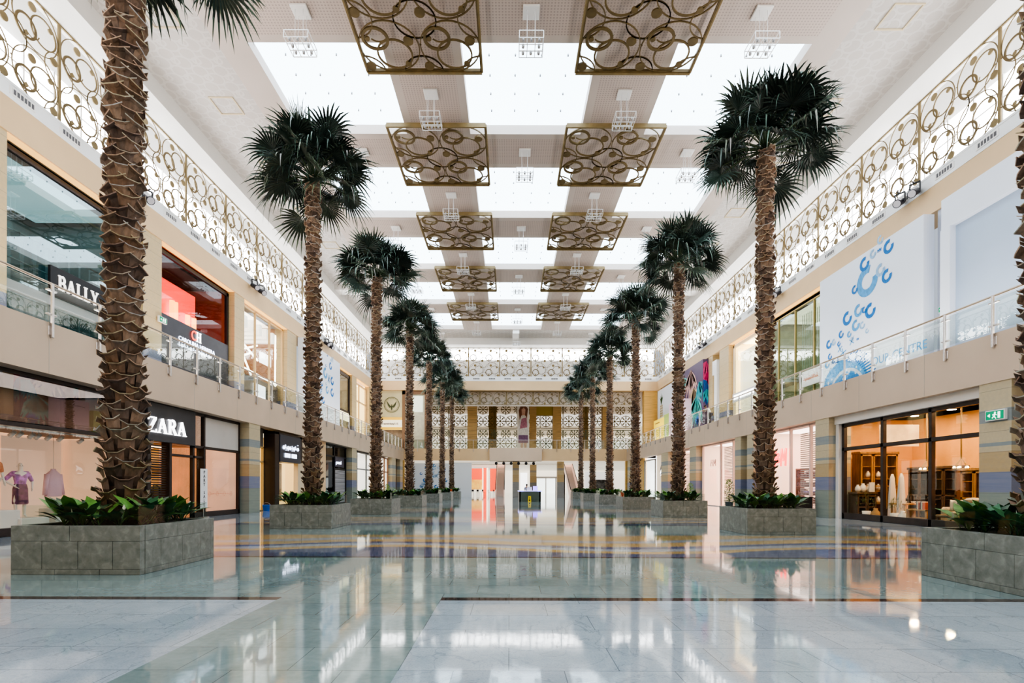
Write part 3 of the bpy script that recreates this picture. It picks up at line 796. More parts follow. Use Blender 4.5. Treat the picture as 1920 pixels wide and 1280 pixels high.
# entrance with dark sign tower
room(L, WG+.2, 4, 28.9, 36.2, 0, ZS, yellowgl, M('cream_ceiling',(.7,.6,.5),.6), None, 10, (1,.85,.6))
wallpiece(L, WG+.3, 28.9, 30.9, 3.8, ZS, M('reflective_panel',(.3,.28,.25),.3,noise=(1,.4)), .1)
front(L, WG+.25, 28.9, 30.9, 0, 3.8, [29.9], [2.9], M('warm_frame',(.6,.42,.2),.5), gl_shop, .1, 0)
o = thing('sign_tower','tall dark portal with charcoal sign box and two lit text lines, left','store portal',(L.X(WG),33,0))
mb = MB(); L.box(mb, WB+.1, WG+.3, 30.9, 31.5, 0, 4.75,0,.02); L.box(mb, WB+.1, WG+.3, 34.6, 35.0, 3.0, 4.75,0,.02); L.box(mb, WB+.1, WG+.3, 30.9, 35.0, 4.6, 4.75); mb.build('frame', M('dark_wood_frame',(.035,.02,.015),.35), o)
mb = MB(); L.box(mb, WB+.05, WG+.3, 31.5, 34.6, 2.95, 4.62,0,.02); mb.build('sign_box', M('navy_charcoal',(.05,.055,.075),.3), o)
g = squiggle(2.4,.42,11,.03,0,8); on_wall(g, L, WB+.02, 31.8, 3.72).build('upper_text_line', bluew, o)
g = MB()
for k in range(9):
    if k==4: continue
    g.box(k*.2, k*.2+.15, -.015,.015,0,.26)
on_wall(g, L, WB+.02, 32.1, 3.25).build('lower_text_line', bluew, o)
mb = MB(); L.box(mb, WG+.0, WG+.05, 31.5, 34.6, 0, 2.95); q = mb.build('pane', gl_shop, o)
o = thing('menu_poster','yellow-lit price poster behind the glass below the charcoal sign box on the left','poster',(L.X(WG+.3),33,0))
mb = MB(); L.box(mb, WG+.3, WG+.34, 31.7, 33.4, .5, 2.9); mb.build('panel', M('dark_poster',(.12,.07,.03),.4,emit=((.8,.4,.12),.15)), o)
g = MB()
for k in range(9): g.box(.3,.3+.35+.5*rnd.random(),-.01,.01,2.2-k*.17,2.2-k*.17+.09)
g.disc(.9,.35,.3,.02,20); on_wall(g, L, WG+.28, 31.7, .45).build('printed_lines', E('yellow_print',(1,.75,.35),1.1), o)
wallpiece(L, WG-.1, 35.0, 36.2, 0, ZS, M('cream_stone',(.7,.58,.42),.5,noise=(1,.08)), .3)
wallpiece(L, WG-.2, 36.2, 40.0, 0, ZS, beige, .4)
# dark store with shutter
room(L, WG+.2, 3, 40.0, 45.6, 0, ZS, dim, dim, None, 2, (1,1,1))
front(L, WG, 40.0, 45.7, 0, ZS, [42.6], [3.9], black, gl_dark, .14, .1)
o = thing('roller_shutter','grey slatted roller shutter below a small lit lower-case sign on the left','shutter',(L.X(WG-.02),44.1,0))
mb = MB()
for i in range(26): L.box(mb, WG-.03, WG+.0, 42.7, 45.2, .1+i*.105, .1+i*.105+.06)
mb.build('slats', M('shutter_slats',(.55,.55,.58),.4), o)
mb = MB(); L.box(mb, WG-.02, WG+.02, 42.6, 45.3, 0, 2.95); mb.build('backing', black, o)
g = text_mb('promod', .30, .03, 0, .95); sign(L, WG-.06, 42.75, 3.3, g, bluew, 'small glowing lower-case promod sign on the dark left store', board=(2.3,.85,M('indigo_board',(.05,.05,.09),.3),-.15,-.25))
column(L, 45.8, 47.2, True, 'banded sandstone column between the dark shuttered store and the bright white store on the left')
for a,b,mtl,fm in ((47.2,54.5,brightw,M('grey_frame',(.3,.3,.3),.4)),(56.0,61.5,brightw,M('copper_frame',(.35,.18,.1),.4))):
    room(L, WG+.1, 3, a, b, 0, ZS, mtl, white, None, 8, (1,.93,.85)); front(L, WG, a, b, 0, ZS-.1, [a+(b-a)*.25,a+(b-a)*.7], [3.1], fm, gl_shop, .12, .05)
wallpiece(L, WG-.1, 54.5, 56.0, 0, ZS, orange_st, .4)
column(L, 61.6, 63.4, True, 'banded sandstone column near the far end of the left ground floor')
wallpiece(L, WG, 63.4, 66.0, 0, ZS, M('brown_door_recess',(.22,.12,.06),.5), .3)
column(L, 66.0, 67.6, True, 'last banded sandstone column of the left ground floor')
wallpiece(L, WG, YB0, 9.5, 0, ZS, beige, .4)

# ---------------- RIGHT GROUND
wallpiece(R, WG, YB0, 15.4, 0, ZS, beige, .4)
column(R, 15.9, 17.0, True, 'banded sandstone column with the exit sign at the right edge')
exit_sign(R, WB-.02, 16.35, 3.62, 'green running-man exit sign on the nearest right stone column', 1.1)
room(R, WG+.1, 4.2, 17.0, 25.95, 0, ZS, amber, M('amber_ceiling',(.5,.3,.15),.6), M('tan_floor',(.5,.33,.2),.2), None)
for i_ in range(4):
    for j_ in range(2):
        al = bpy.data.lights.new('store_area_light','AREA'); al.shape='DISK'; al.size=.3; al.energy=55; al.color=(1,.66,.36)  # small disc lamps added under the ceiling to light the store
        ob = bpy.data.objects.new('store_area_light', al); COL.objects.link(ob); ob.location=(R.X(WG+1.2+1.7*j_),18.0+2.0*i_,ZS-.05)
front(R, WG, 17.0, 24.75, 0, 4.5, [19.57,22.1], [3.3], brownf, gl_shop, .16, .28)
mb = MB(); R.box(mb, WG-.2, WG+.2, 17.0, 25.0, 4.5, ZS); R.box(mb, WG-.15, WG+.1, 24.76, 24.98, 0, 4.5); struct(mb.build('trim_8', M('white_trim',(.8,.78,.76),.4)))
column(R, 25.0, 26.1, True, 'banded sandstone column left of the brown-framed home store on the right')
o = thing('waste_bin','square dark brown waste bin beside the stone column left of the home store','bin',(R.X(WB-.4),26.6,0))
mb = MB(); R.box(mb, WB-.75, WB-.05, 26.15, 26.85, 0, .95, 0, .03); mb.build('body', M('dark_brown_bin',(.05,.03,.035),.35), o)
mb = MB(); R.box(mb, WB-.78, WB-.02, 26.12, 26.88, .95, 1.0, 0, .015); mb.build('rim', black, o)
def pink_store(y0, y1, label, shut):
    room(R, WG+.15, 3.5, y0, y1, 0, ZS, pinkish, M('pink_glow_ceiling',(.9,.72,.65),.6,emit=((1,.75,.66),.35)), M('pink_floor',(.8,.62,.55),.2), 9, (1,.78,.7))  # ceiling emission imitates light bounced inside the store
    front(R, WG, y0, y1, 0, ZS, [y0+(y1-y0)*.2, y0+(y1-y0)*.5], [], M('pink_frame',(.85,.68,.62),.4), gl_shop, .10, .0)
    for a,b in shut:
        o = thing('rolling_grille', label, 'shutter', (R.X(WG+.3),(a+b)/2,0))
        mb = MB()
        for i in range(40): R.box(mb, WG+.3, WG+.33, a, b, .02+i*.112, .02+i*.112+.055)
        mb.build('slats', M('pink_slats',(.78,.62,.56),.35), o)
pink_store(26.1, 32.6, 'pale pink slatted rolling grille of the store with the red letters', [(26.9,28.8)])
o = thing('display_shelving','dark shelving with small goods behind the pink-lit grille on the right','shelf',(R.X(WG+1.6),28,0))
mb = MB()
for z in (.5,1.0,1.5,2.0,2.5): R.box(mb, WG+1.4, WG+1.9, 27.0, 31.2, z, z+.05)
for y in (27.0,29.0,31.2): R.box(mb, WG+1.4, WG+1.9, y, y+.06, 0, 2.6)
mb.build('frame', M('rose_wood',(.35,.18,.14),.5), o)
mb = MB()
for z in (.55,1.05,1.55,2.05):
    y = 27.1
    while y < 31.1:
        w_ = .08+.12*rnd.random(); R.box(mb, WG+1.45, WG+1.7, y, y+w_, z, z+.15+.25*rnd.random(), 0); y += w_+.05
mb.build('goods', M('mixed_goods',(.35,.2,.2),.5,noise=(9,.7)), o)['kind']='stuff'
# H&M
g = MB(); hm = E('lit_red_letters',(1,.06,.05),3.0)
g.bar(.1,0,.22,1,.16,.05); g.bar(.62,0,.74,1,.16,.05); g.bar(.15,.5,.7,.52,.12,.05)
g.ring(1.0,.35,.14,.08,.05); g.ring(1.0,.65,.10,.07,.05)
g.bar(1.3,0,1.42,1,.14,.05); g.bar(1.42,1,1.58,.3,.14,.05); g.bar(1.58,.3,1.9,1,.14,.05); g.bar(1.9,1,1.84,0,.14,.05)
g = MB().merge(g, Matrix.Diagonal((.95,1,1,1)))
sign(R, WG-.1, 31.3, 2.7, g, hm, 'glowing red slanted H&M letters partly behind the first right palm')
column(R, 32.7, 33.6, True, 'banded sandstone column on the near side of the narrow white recess on the right')
wallpiece(R, WG+.3, 33.6, 34.5, 2.6, ZS, M('pale_blue_panel',(.75,.8,.88),.4), .1)
wallpiece(R, WG+.3, 33.6, 34.5, 0, 2.6, M('grey_door_leaf',(.42,.36,.36),.4), .1)
column(R, 34.5, 35.4, True, 'banded sandstone column on the far side of the narrow white recess on the right')
pink_store(35.4, 42.7, 'pale pink slatted rolling grille between the second and first right palms', [(37.0,39.0)])
g = MB(); g.bar(0,0,.12,.5,.05,.03); g.bar(.3,0,.42,.5,.05,.03); g.bar(.05,.25,.38,.27,.04,.03); g.bar(.55,0,.65,.5,.05,.03); g.bar(.65,.5,.8,.15,.05,.03); g.bar(.8,.15,1.0,.5,.05,.03); g.bar(1.0,.5,.98,0,.05,.03)
sign(R, WG+.0, 40.8, 3.1, g, M('faint_rose_letters',(.8,.5,.45),.5), 'faint rose-coloured letters high on the pink store glass')
column(R, 42.8, 44.3, True, 'sandstone column lit orange behind the second right palm')
pink_store(44.3, 50.2, 'pale pink slatted grille behind the second right palm', [(46.0,47.5)])
column(R, 50.3, 52.6, True, 'sandstone column lit orange left of the second right palm')
wallpiece(R, WG+.2, 52.6, 56.5, 0, ZS, M('cream_glow_pier',(.88,.74,.58),.5,emit=((1,.8,.6),.35)), .3)  # pier glows by emission to look lit
o = thing('round_logo_sign','dark round badge with a white leaping mark near the far right ground-floor shops','sign',(R.X(WG),54.5,3.2))
g = MB(); g.disc(0,0,.75,.08,28); on_wall(g,R,WG+.1,54.0,3.15).build('badge', M('smoky_badge',(.12,.12,.16),.4), o)
g = MB(); g.poly([(-.5,-.3),(-.2,.1),(.2,.25),(.5,.4),(.35,.15),(.45,-.25),(.15,-.05),(-.2,-.15)],.05); g.poly([(-.35,-.5),(.3,-.5),(.3,-.38),(-.35,-.38)],.05)
on_wall(g,R,WG+.0,54.0,3.15).build('white_mark', letters, o)
room(R, WG+.1, 3, 56.5, 61, 0, ZS, M('glow_white',(.9,.9,.9),.6,emit=((1,1,1),1.3)), white)  # strong wall emission makes the room look overexposed
front(R, WG, 56.5, 61, 0, ZS-.3, [], [], M('grey_frame',(.3,.3,.3),.4), gl_shop, .12, 0)
wallpiece(R, WG-.1, 61, 66.2, 0, ZS, orange_st, .4)
column(R, 66.2, 67.6, True, 'last sandstone column of the right ground floor')

# ---------------- LEFT UPPER
def pier(S, y0, y1, label): return column(S, y0, y1, False, label)
wallpiece(L, WU+.1, YB0, 16.6, ZF, ZT, beige, .5)
pier(L, 16.6, 18.3, 'sandstone pier at the left picture edge on the upper floor')
room(L, WU+.5, 5, 18.3, 25.1, ZF, ZT, dimteal, M('teal_ceiling',(.25,.3,.32),.5), None, 2.5, (.8,.95,1), sidem=dimteal)
front(L, WU+.35, 18.3, 25.1, ZF, ZT-.15, [], [], brownf, gl_teal, .2, 0)
o = thing('glass_fin_wall','row of tall clear glass fins with steel clips behind the teal shop glass','glass wall',(L.X(WU+1.6),21.7,ZF))
mb = MB(); y = 18.6
while y < 25: L.box(mb, WU+1.4, WU+1.75, y, y+.02, ZF, 11.4); y += .55
mb.build('fins', glass('fin_glass',(.7,.82,.82),1,.01,.12), o)
mb = MB(); L.box(mb, WU+1.5, WU+1.56, 18.4, 25, 11.4, 11.46); L.box(mb, WU+1.3, WU+1.36, 18.4, 25, 10.2, 10.24)
for y in (19.7,21.3,22.9,24.5): L.box(mb, WU+1.25, WU+1.4, y-.12, y+.12, 11.25, 11.5)
mb.build('clips', steel, o)
g, wz = serif_mb('BALLY', .56, .05, 0, 1.0, .08); sc = 2.05/wz; g = MB().merge(g, Matrix.Diagonal((sc,1,1,1)))
sign(L, WU+.18, 20.55, 9.28, g, letters if False else E('lit_soft_letters',(1,.98,.95),.85), 'black sign board with white slab letters BALLY on the left upper shop', board=(3.1,1.15,black,-.3,-.3))
mb = MB(); L.box(mb, WU+.3, WU+.5, 18.4, 25.0, 8.6, 8.95); tag(mb.build('door_header', M('grey_header',(.3,.32,.34),.3), origin=(L.X(WU+.4),21.7,8.8)),'grey metal beam below the black BALLY board','beam')
pier(L, 25.1, 26.45, 'sandstone pier between the teal glass shop and the red-lit shop on the upper left')
exit_sign(L, WU-.1, 26.35, 9.75, 'green running-man exit sign on the upper left pier beside the red-lit shop')
room(L, WU+.5, 2.6, 26.5, 33.4, ZF, ZT, dred, M('dark_ceiling',(.08,.05,.05),.4), None, None, sidem=dred)
front(L, WU+.35, 26.5, 33.4, ZF, ZT-.15, [], [], black, gl_shop, .22, 0)
mb = MB(); L.box(mb, WU+1.3, WU+1.4, 26.56, 31.4, ZF+.02, 12.9); tag(mb.build('red_backdrop', redw, origin=(L.X(WU+1.3),29,11.5)),'glowing red backdrop inside the shop above the grey CH fascia','backdrop')
mb = MB(); L.box(mb, WU+.9, WU+1.25, 26.6, 31.3, ZF+.02, 10.6); tag(mb.build('display_ledge', redw, origin=(L.X(WU+1),29,ZF)),'low red ledge carrying the glowing display lamps behind the grey fascia','ledge')
for i,(yy,zz) in enumerate(((27.3,11.5),(28.9,11.35),(29.2,11.35),(30.3,11.0),(30.9,11.0))):
    mb = MB(); mb.cyl((L.X(WU+1.07),yy,10.6),(L.X(WU+1.07),yy,zz+.45),.13,n=14); q=mb.build('lantern_glow', E('orange_glow',(1,.30,.04),4), origin=(L.X(WU+1.05),yy,zz)); q.name='display_lamp'
    tag(q,'upright glowing orange display lamp in front of the red backdrop','lamp','orange lamps of the red shop')
g = MB(); L
sgn = sign(L, WU+.22, 28.1, 9.42, text_mb('CAROLINA HERRERA', .24, .03, 0, 1.1), bluew, 'charcoal fascia with the red and white CH monogram and CAROLINA HERRERA lettering', board=(6.6,4.0,dgrey,-1.6,-2.97))
g,_ = serif_mb('C', .56, .04); on_wall(g, L, WU+.17, 29.25, 9.74).build('monogram_c', E('lit_red_c',(1,.12,.06),1.8), sgn)
g,_ = serif_mb('H', .56, .04); on_wall(g, L, WU+.17, 29.65, 9.74).build('monogram_h', letters, sgn)
on_wall(squiggle(3.1,.26,3,.03,0,12), L, WU+.17, 28.0, 9.08).build('script_line', bluew, sgn)
pier(L, 33.45, 34.7, 'sandstone pier between the red-lit shop and the shop with crossing light tubes')
brick = M('thin_brick_wall',(.50,.27,.15),.6,noise=(3,.25,(1,1,8)))
room(L, WU+.5, 4.5, 34.7, 41.4, ZF, ZT, brick, M('slat_glow_ceiling',(.85,.82,.8),.5,noise=(2,.1),emit=((1,.93,.86),.15)), None, 4, (1,.84,.66), sidem=brick)  # slight ceiling emission imitates light on the slats
front(L, WU+.35, 34.7, 41.4, ZF, ZT-.1, [37,39.2], [], M('tan_frame',(.7,.5,.28),.5), gl_shop, .08, 0)
for i in range(6):
    mb = MB(); L.box(mb, WU+.7, WU+4.8, 35.1+i*1.05, 35.45+i*1.05, 12.6, 13.4); tag(mb.build('ceiling_baffle', brightw, origin=(L.X(WU+2.5),35.3+i*1.05,13)),'white glowing ceiling baffle of the upper left shop with crossing tubes','ceiling baffle','ceiling baffles of the tube-light shop')  # glow put into the baffle material, they are no lamps
tubes=[((.9,35.0,11.9),(1.4,39.4,11.0)),((.9,35.0,10.6),(1.2,38.9,12.0)),((1.0,35.2,12.0),(1.2,38.0,9.6)),((1.3,35.0,9.9),(.9,37.2,11.0)),((.7,35.0,9.75),(.7,41.0,9.45)),((.8,41.0,8.9),(.8,41.05,13.4))]
for a,b in tubes:
    mb = MB(); A=(L.X(WU+a[0]),a[1],a[2]); B=(L.X(WU+b[0]),b[1],b[2]); mb.cyl(A,B,.07,n=8); tag(mb.build('light_tube', E('tube_light',(1,.93,.8),3.5), origin=A),'long glowing tube lamp crossing the upper left shop window','tube lamp','crossing tube lamps')
mb = MB(); L.box(mb, WU+.6, WU+.7, 38.2, 39.9, 10.6, 11.4)
tag(mb.build('lit_sign_box', E('white_sign',(1,1,1),2.0), origin=(L.X(WU+.6),39,11)),'bright white sign box hung before the brick wall of the upper left shop','sign')
mb = MB(); L.box(mb, WU+.6, WU+.7, 37.3, 39.0, 7.9, 8.9); L.box(mb, WU+.62, WU+.68, 38.1, 38.2, ZF+.02, 7.9)
tag(mb.build('video_screen', E('white_screen',(.95,.97,1),2.2), origin=(L.X(WU+.6),38,8)),'glowing white screen below the light tubes in the upper left shop','screen')
mb = MB(); L.box(mb, WU+.72, WU+.9, 34.8, 41.3, 7.3, 9.3); tag(mb.build('dark_shop_fascia', M('brown_grey_fascia',(.2,.17,.17),.4), origin=(L.X(WU+.8),38,8)),'dark horizontal fascia across the lower part of the tube-light shop','fascia')
pier(L, 41.4, 43.2, 'sandstone pier left of the white patterned hoarding on the upper left')
# C hoarding, shared builder
bl1=(.02,.22,.62); bl2=(.12,.42,.80); bl3=(.35,.58,.85)
def cmark(mb, x, z, r, col, y=-.008): mb.ring(x, z, r*.72, r*.46, .006, 1.25, 2*PI+.15, 26, 0, None, y, col)
def star4(mb, x, z, r, col, y=-.008, a=.4):
    for k in (0,PI/2):
        dx,dz=math.cos(a+k)*r,math.sin(a+k)*r; mb.bar(x-dx,z-dz,x+dx,z+dz,r*.22,.006,0,y,col)
def cart(mb, x, z, r, col, y=-.008):
    for t in (0,.33,.66,1): mb.bar(x-r*.5,z+t*r*.7,x+r*.5,z+t*r*.7,r*.05,.006,0,y,col); mb.bar(x-r*.5+t*r,z,x-r*.5+t*r,z+r*.7,r*.05,.006,0,y,col)
    mb.bar(x+r*.5,z+r*.7,x+r*.8,z+r*.95,r*.08,.006,0,y,col); mb.ring(x-r*.3,z-r*.2,r*.1,r*.06,.006,n=10,y=y,col=col); mb.ring(x+r*.3,z-r*.2,r*.1,r*.06,.006,n=10,y=y,col=col)
def crown(mb, x, z, r, col, y=-.008):
    mb.poly([(x-r,z),(x+r,z),(x+r,z+r*.9),(x+r*.45,z+r*.4),(x,z+r),(x-r*.45,z+r*.4),(x-r,z+r*.9)],.006,0,y,col); mb.bar(x-r,z-r*.3,x+r,z-r*.3,r*.2,.006,0,y,col)
def pattern(mb, W, H, k=1.0, seed=1, marks=None):
    r = random.Random(seed)
    for i_,(u,v,rr,c) in enumerate(sorted(marks, key=lambda q:-q[2])): cmark(mb, u*W, v*H, rr*k, c, -.0082-.0011*i_)
    for _ in range(48):
        t=r.random(); u=.12+.6*t+r.uniform(-.1,.1); v=.15+.75*t+r.uniform(-.12,.12)
        if any(abs(u-a[0])*W<a[2]*k+.15 and abs(v-a[1])*H<a[2]*k+.15 for a in marks): continue
        kind=r.randrange(4); c=(bl1,bl2,bl3)[r.randrange(3)]; s=.10+.12*r.random()
        if kind==0: star4(mb,u*W,v*H,s*1.4*k,c,a=r.random())
        elif kind==1: crown(mb,u*W,v*H,s*.8*k,c)
        elif kind==2: cart(mb,u*W,v*H,s*2*k,bl3)
        else: cmark(mb,u*W,v*H,s*k,c)
def hoarding(S, w, y0, y1, z0, z1, label, seed, marks, thick=.5, k=1.0, extra=None):
    """y0 < y1; local x=0 is the left end as seen from the hall"""
    ys = y0 if S.s<0 else y1; W=y1-y0; H=z1-z0
    o = thing('hoarding', label, 'hoarding', (S.X(w), ys, z0))
    b = MB(); b.box(0,W,0,thick,0,H,0,.01); on_wall(b,S,w,ys,z0).build('board', M('white_hoarding',(.74,.80,.90),.42,noise=(.3,.03)), o)
    p = MB(); pattern(p,W,H,k,seed,marks)
    if extra: extra(p,W,H)
    on_wall(p,S,w,ys,z0).build('printed_pattern', printm, o)
    return o
def marks_R():
    W0=(1540.,1733.); res=[]
    for px,py,rp,c in ((1665,460,11,bl1),(1620,493,11,bl1),(1625,525,24,bl2),(1650,504,10,bl3),(1662,515,11,bl1),(1602,541,7,bl1),(1609,580,10,bl2),(1631,580,12,bl1),(1588,595,11,bl1),(1604,608,9,bl2),(1577,625,6,bl1),(1554,644,7,bl1),(1592,625,5,bl2),(1563,640,5,bl3),(1573,643,4,bl1),(1650,447,7,bl3),(1636,474,7,bl3),(1620,579,5,bl1),(1556,667,5,bl1),(1551,682,6,bl2)):
        Y,Z=atX(px,py,R.X(17.95)); sc=Y/F; res.append(((31.2-Y)/7.8,(Z-ZF)/(13.85-ZF),rp*sc*1.25,c))
    return res
def waveR(p, W, H):
    # big blue wave at the lower left and the text line
    cx_,cz_=2.3,.05; pts=[(cx_+2.2*math.cos(a)*(1+.05*math.sin(9*a)),cz_+2.2*math.sin(a)) for a in [PI*k/24 for k in range(25)]]
    pts=[(min(max(x,.02),W),max(z,.02)) for x,z in pts]; p.poly(pts,.006,0,-.010,bl2)
    p.ring(2.5,.05,1.55,.16,.006,.2,PI-.02,40,0,(.02,W,.02,H),-.014,(.72,.80,.92)); p.ring(2.7,.05,1.15,.35,.006,.1,PI-.1,40,0,(.02,W,.02,H),-.014,(.05,.30,.72)); p.ring(2.8,.05,.75,.08,.006,.1,PI-.1,40,0,(.02,W,.02,H),-.016,(.72,.80,.92))
    for k in range(12): p.disc(.6+3.4*rnd.random(),.3+1.3*rnd.random(),.05+.05*rnd.random(),.006,8,0,-.018,(.75,.83,.93))
    for k in range(16): a=.3+1.3*k/16; p.bar(cx_+2.0*math.cos(a),cz_+2.0*math.sin(a),cx_+2.6*math.cos(a-.25),cz_+2.45*math.sin(a-.12)+.1,.07,.006,0,-.012,bl1)
    t = text_mb('OUR CENTRE', .42, .006); t.cols=[bl2]*len(t.f)
    p.merge(t, Matrix.Translation((4.5,-.012,1.35)))
mL = [(.55,.75,.5,bl2),(.7,.88,.35,bl1),(.75,.70,.4,bl1),(.45,.6,.3,bl1),(.6,.55,.35,bl2),(.5,.4,.3,bl1),(.35,.3,.28,bl2),(.75,.55,.4,bl1)]
hoarding(L, WU-.55, 43.3, 52.6, ZF, 13.9, 'white hoarding with blue curl pattern on the upper left behind the second palm', 4, mL, k=1.1)
pier(L, 52.9, 53.7, 'narrow sandstone pier right of the upper left hoarding')
room(L, WU+.5, 3, 53.7, 58.4, ZF, ZT, M('dusky_glow_wall',(.45,.38,.28),.5,noise=(1,.3),emit=((1,.75,.45),.15)), dim, None, 2, (1,.85,.6)); front(L, WU+.2, 53.7, 58.4, ZF, ZT-.2, [], [9.6], brownf, gl_shop, .35, 0)  # mild wall emission imitates a lit interior
mb = MB(); L.box(mb, WU+.15, WU+.2, 54.0, 57.8, 8.6, 9.5); tag(mb.build('lit_header', E('cream_header',(1,.92,.6),1.4), origin=(L.X(WU+.2),56,9)),'glowing cream header strip of the brown-framed upper left window','sign')
pier(L, 58.5, 60.2, 'sandstone pier right of the brown-framed upper left window')
room(L, WU+.5, 3, 60.2, 65.4, ZF, ZT, creamb, brightw, None, 6, (1,.92,.8)); front(L, WU+.35, 60.2, 65.4, ZF, ZT-.3, [62.5], [11.6], M('tan_frame',(.7,.5,.28),.5), gl_shop, .15, 0)
pier(L, 65.5, 67.5, 'last sandstone pier of the upper left gallery')

sof = M('soffit_glow',(.75,.48,.2),.6,emit=((1,.55,.16),.9))  # orange emission stands in for warm light on the soffits
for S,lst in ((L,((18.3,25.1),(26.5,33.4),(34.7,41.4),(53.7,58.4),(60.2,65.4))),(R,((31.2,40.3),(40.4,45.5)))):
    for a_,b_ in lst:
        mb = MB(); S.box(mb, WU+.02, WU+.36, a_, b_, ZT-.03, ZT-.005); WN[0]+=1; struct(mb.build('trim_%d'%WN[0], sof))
# ---------------- RIGHT UPPER
wallpiece(R, WU+.1, YB0, 13.5, ZF, ZT, beige, .5)
o = thing('hoarding','tall pale hoarding with a recessed blue-grey panel at the right edge','hoarding',(R.X(18.0),18,ZF))
mb = MB(); R.box(mb,18.0,18.55,13.5,22.5,12.65,13.95); R.box(mb,18.0,18.55,22.05,22.55,ZF,12.65); mb.build('white_surround', M('white_hoarding',(.74,.80,.90),.42), o)
mb = MB(); R.box(mb,18.25,18.6,13.5,22.05,ZF,12.65); mb.build('recessed_panel', M('blue_grey_panel',(.44,.54,.69),.45,noise=(.25,.06)), o)
wallpiece(R, WU+.05, 22.5, 23.4, ZF, ZT, M('grey_blue_return',(.5,.53,.62),.4), .4)
exit_sign(R, WU-.02, 22.95, 9.3, 'tiny green exit sign in the gap between the two right hoardings', .9)
hoarding(R, 17.95, 23.4, 31.2, ZF, 13.85, 'white hoarding with blue curls, wave and OUR CENTRE lettering on the upper right', 9, marks_R(), k=1.0, extra=waveR)
room(R, WU+.5, 4.5, 31.2, 40.3, ZF, ZT, M('olive_glow_wall',(.50,.47,.34),.5,noise=(2,.3),emit=((.9,.9,.7),.12)), M('grey_ceiling',(.6,.6,.56),.5), None, 4, (1,.95,.8)); front(R, WU+.3, 31.2, 40.3, ZF, ZT-.3, [33.4,35.6,37.8], [], M('gold_frame',(.5,.4,.18),.4), gl_green, .07, 0)  # faint wall emission stands in for shop lighting
o = thing('bead_curtain_screen','pale green wire screen wall behind the upper right shop glass','screen',(R.X(WU+1.4),34,ZF))
mb = MB(); y=31.5
while y<36.6: R.box(mb,WU+1.4,WU+1.42,y,y+.05,9.2,13.6); y+=.22
mb.build('strands', M('pale_green_strand',(.6,.68,.62),.3,emit=((.7,.8,.75),.2)), o)
mb = MB(); R.box(mb,WU+1.35,WU+1.45,31.4,40,8.95,9.2); mb.build('golden_header', goldl, o)
sign(R, WU+.15, 34.2, 8.45, squiggle(1.6,.28,21,.02,0,9), M('orange_print',(.75,.25,.1),.5), 'white sign with small orange writing on the upper right glass shop', board=(2.1,1.0,M('white_board',(.85,.85,.86),.4),-.25,-.35))
room(R, WU+.5, 3, 40.4, 45.5, ZF, ZT, creamb, creamb, None, 6, (1,.9,.7)); front(R, WU+.35, 40.4, 45.5, ZF, ZT-.15, [], [9.4], M('cream_frame',(.8,.7,.55),.5), gl_shop, .22, 0)
mb = MB(); R.box(mb,WU+.9,WU+.95,40.7,45.3,ZF+.02,13.2); tag(mb.build('glow_backdrop', M('glowing_cream',(.9,.85,.7),.6,noise=(2,.1),emit=((1,.90,.68),.75)), origin=(R.X(WU+.9),43,11)),'glowing cream backdrop filling the upper right shop beside the first palm','backdrop')  # glowing sheet stands in for the lit shop interior
g = MB()
for k in range(11): g.box(k*.34,k*.34+.22,-.02,.02,0,.40)
sign(R, WU+.2, 44.9, 9.0, g, letters, 'row of glowing white block letters under the cream window on the upper right', board=(4.6,.75,M('silver_board',(.6,.6,.62),.3),-.35,-.18))
pier(R, 45.6, 47.6, 'sandstone pier left of the cream-lit upper right shop')
mb = MB(); R.box(mb,WU-.05,WU+.3,48.1,48.7,ZF,12.0); R.box(mb,WU-.1,WU+.3,48.0,49.0,12.0,13.3); tag(mb.build('white_pilaster', whiteg, origin=(R.X(WU),48.4,ZF)),'slim white pilaster right of the colourful mural','pilaster')
pier(R, 49.2, 50.2, 'narrow sandstone pier right of the colourful mural')
# colourful mural hoarding
o = thing('mural_hoarding','dark hoarding painted with large pink, turquoise and orange leaves on the upper right','mural',(R.X(WU-.5),53.5,ZF))
mb = MB(); R.box(mb,WU-.5,WU+.2,50.3,57.2,ZF,13.9); mb.build('board', M('aubergine_board',(.12,.08,.16),.5), o)
pc=[(.85,.10,.30),(.05,.45,.55),(.90,.35,.12),(.80,.50,.45),(.10,.60,.55),(.06,.12,.5),(.75,.55,.35),(.2,.65,.6)]
g = MB(); r_=random.Random(12)
def fan(g, cx, cz, R0, a0, nl, col, y):
    for i in range(nl):
        a=a0-.9+1.8*i/(nl-1); t=(cx+math.cos(a)*R0*(.75+.25*r_.random()),cz+math.sin(a)*R0)
        p=a+PI/2; w=.17*R0*.5; m=((cx+t[0])/2,(cz+t[1])/2)
        g.poly([(cx,cz),(m[0]+math.cos(p)*w,m[1]+math.sin(p)*w),t,(m[0]-math.cos(p)*w,m[1]-math.sin(p)*w)],.004,0,y,col)
k=0
for cx,cz,r0,a0,c in ((1.2,6.8,2.0,-1.2,pc[7]),(1.0,6.2,1.6,-2.0,pc[4]),(.8,3.2,1.8,1.0,pc[2]),(3.6,7.2,3.4,-1.6,pc[3]),(4.4,5.2,3.0,-1.5,pc[6]),(5.2,4.2,3.4,-1.7,pc[4]),(5.6,1.2,1.2,1.6,(.05,.2,.7)),(5.9,5.5,2.2,-1.2,pc[1]),(2.4,2.0,1.2,2.0,pc[0])):
    k+=1; fan(g,min(cx,6.2),cz,r0,a0,9,c,-.01-.003*k)
for i,p in enumerate(g.v): g.v[i]=(min(max(p[0],.02),6.88),p[1],min(max(p[2],.02),7.45))
on_wall(g,R,WU-.5,57.2,ZF).build('painted_leaves', printm, o)
g = MB(); k=0
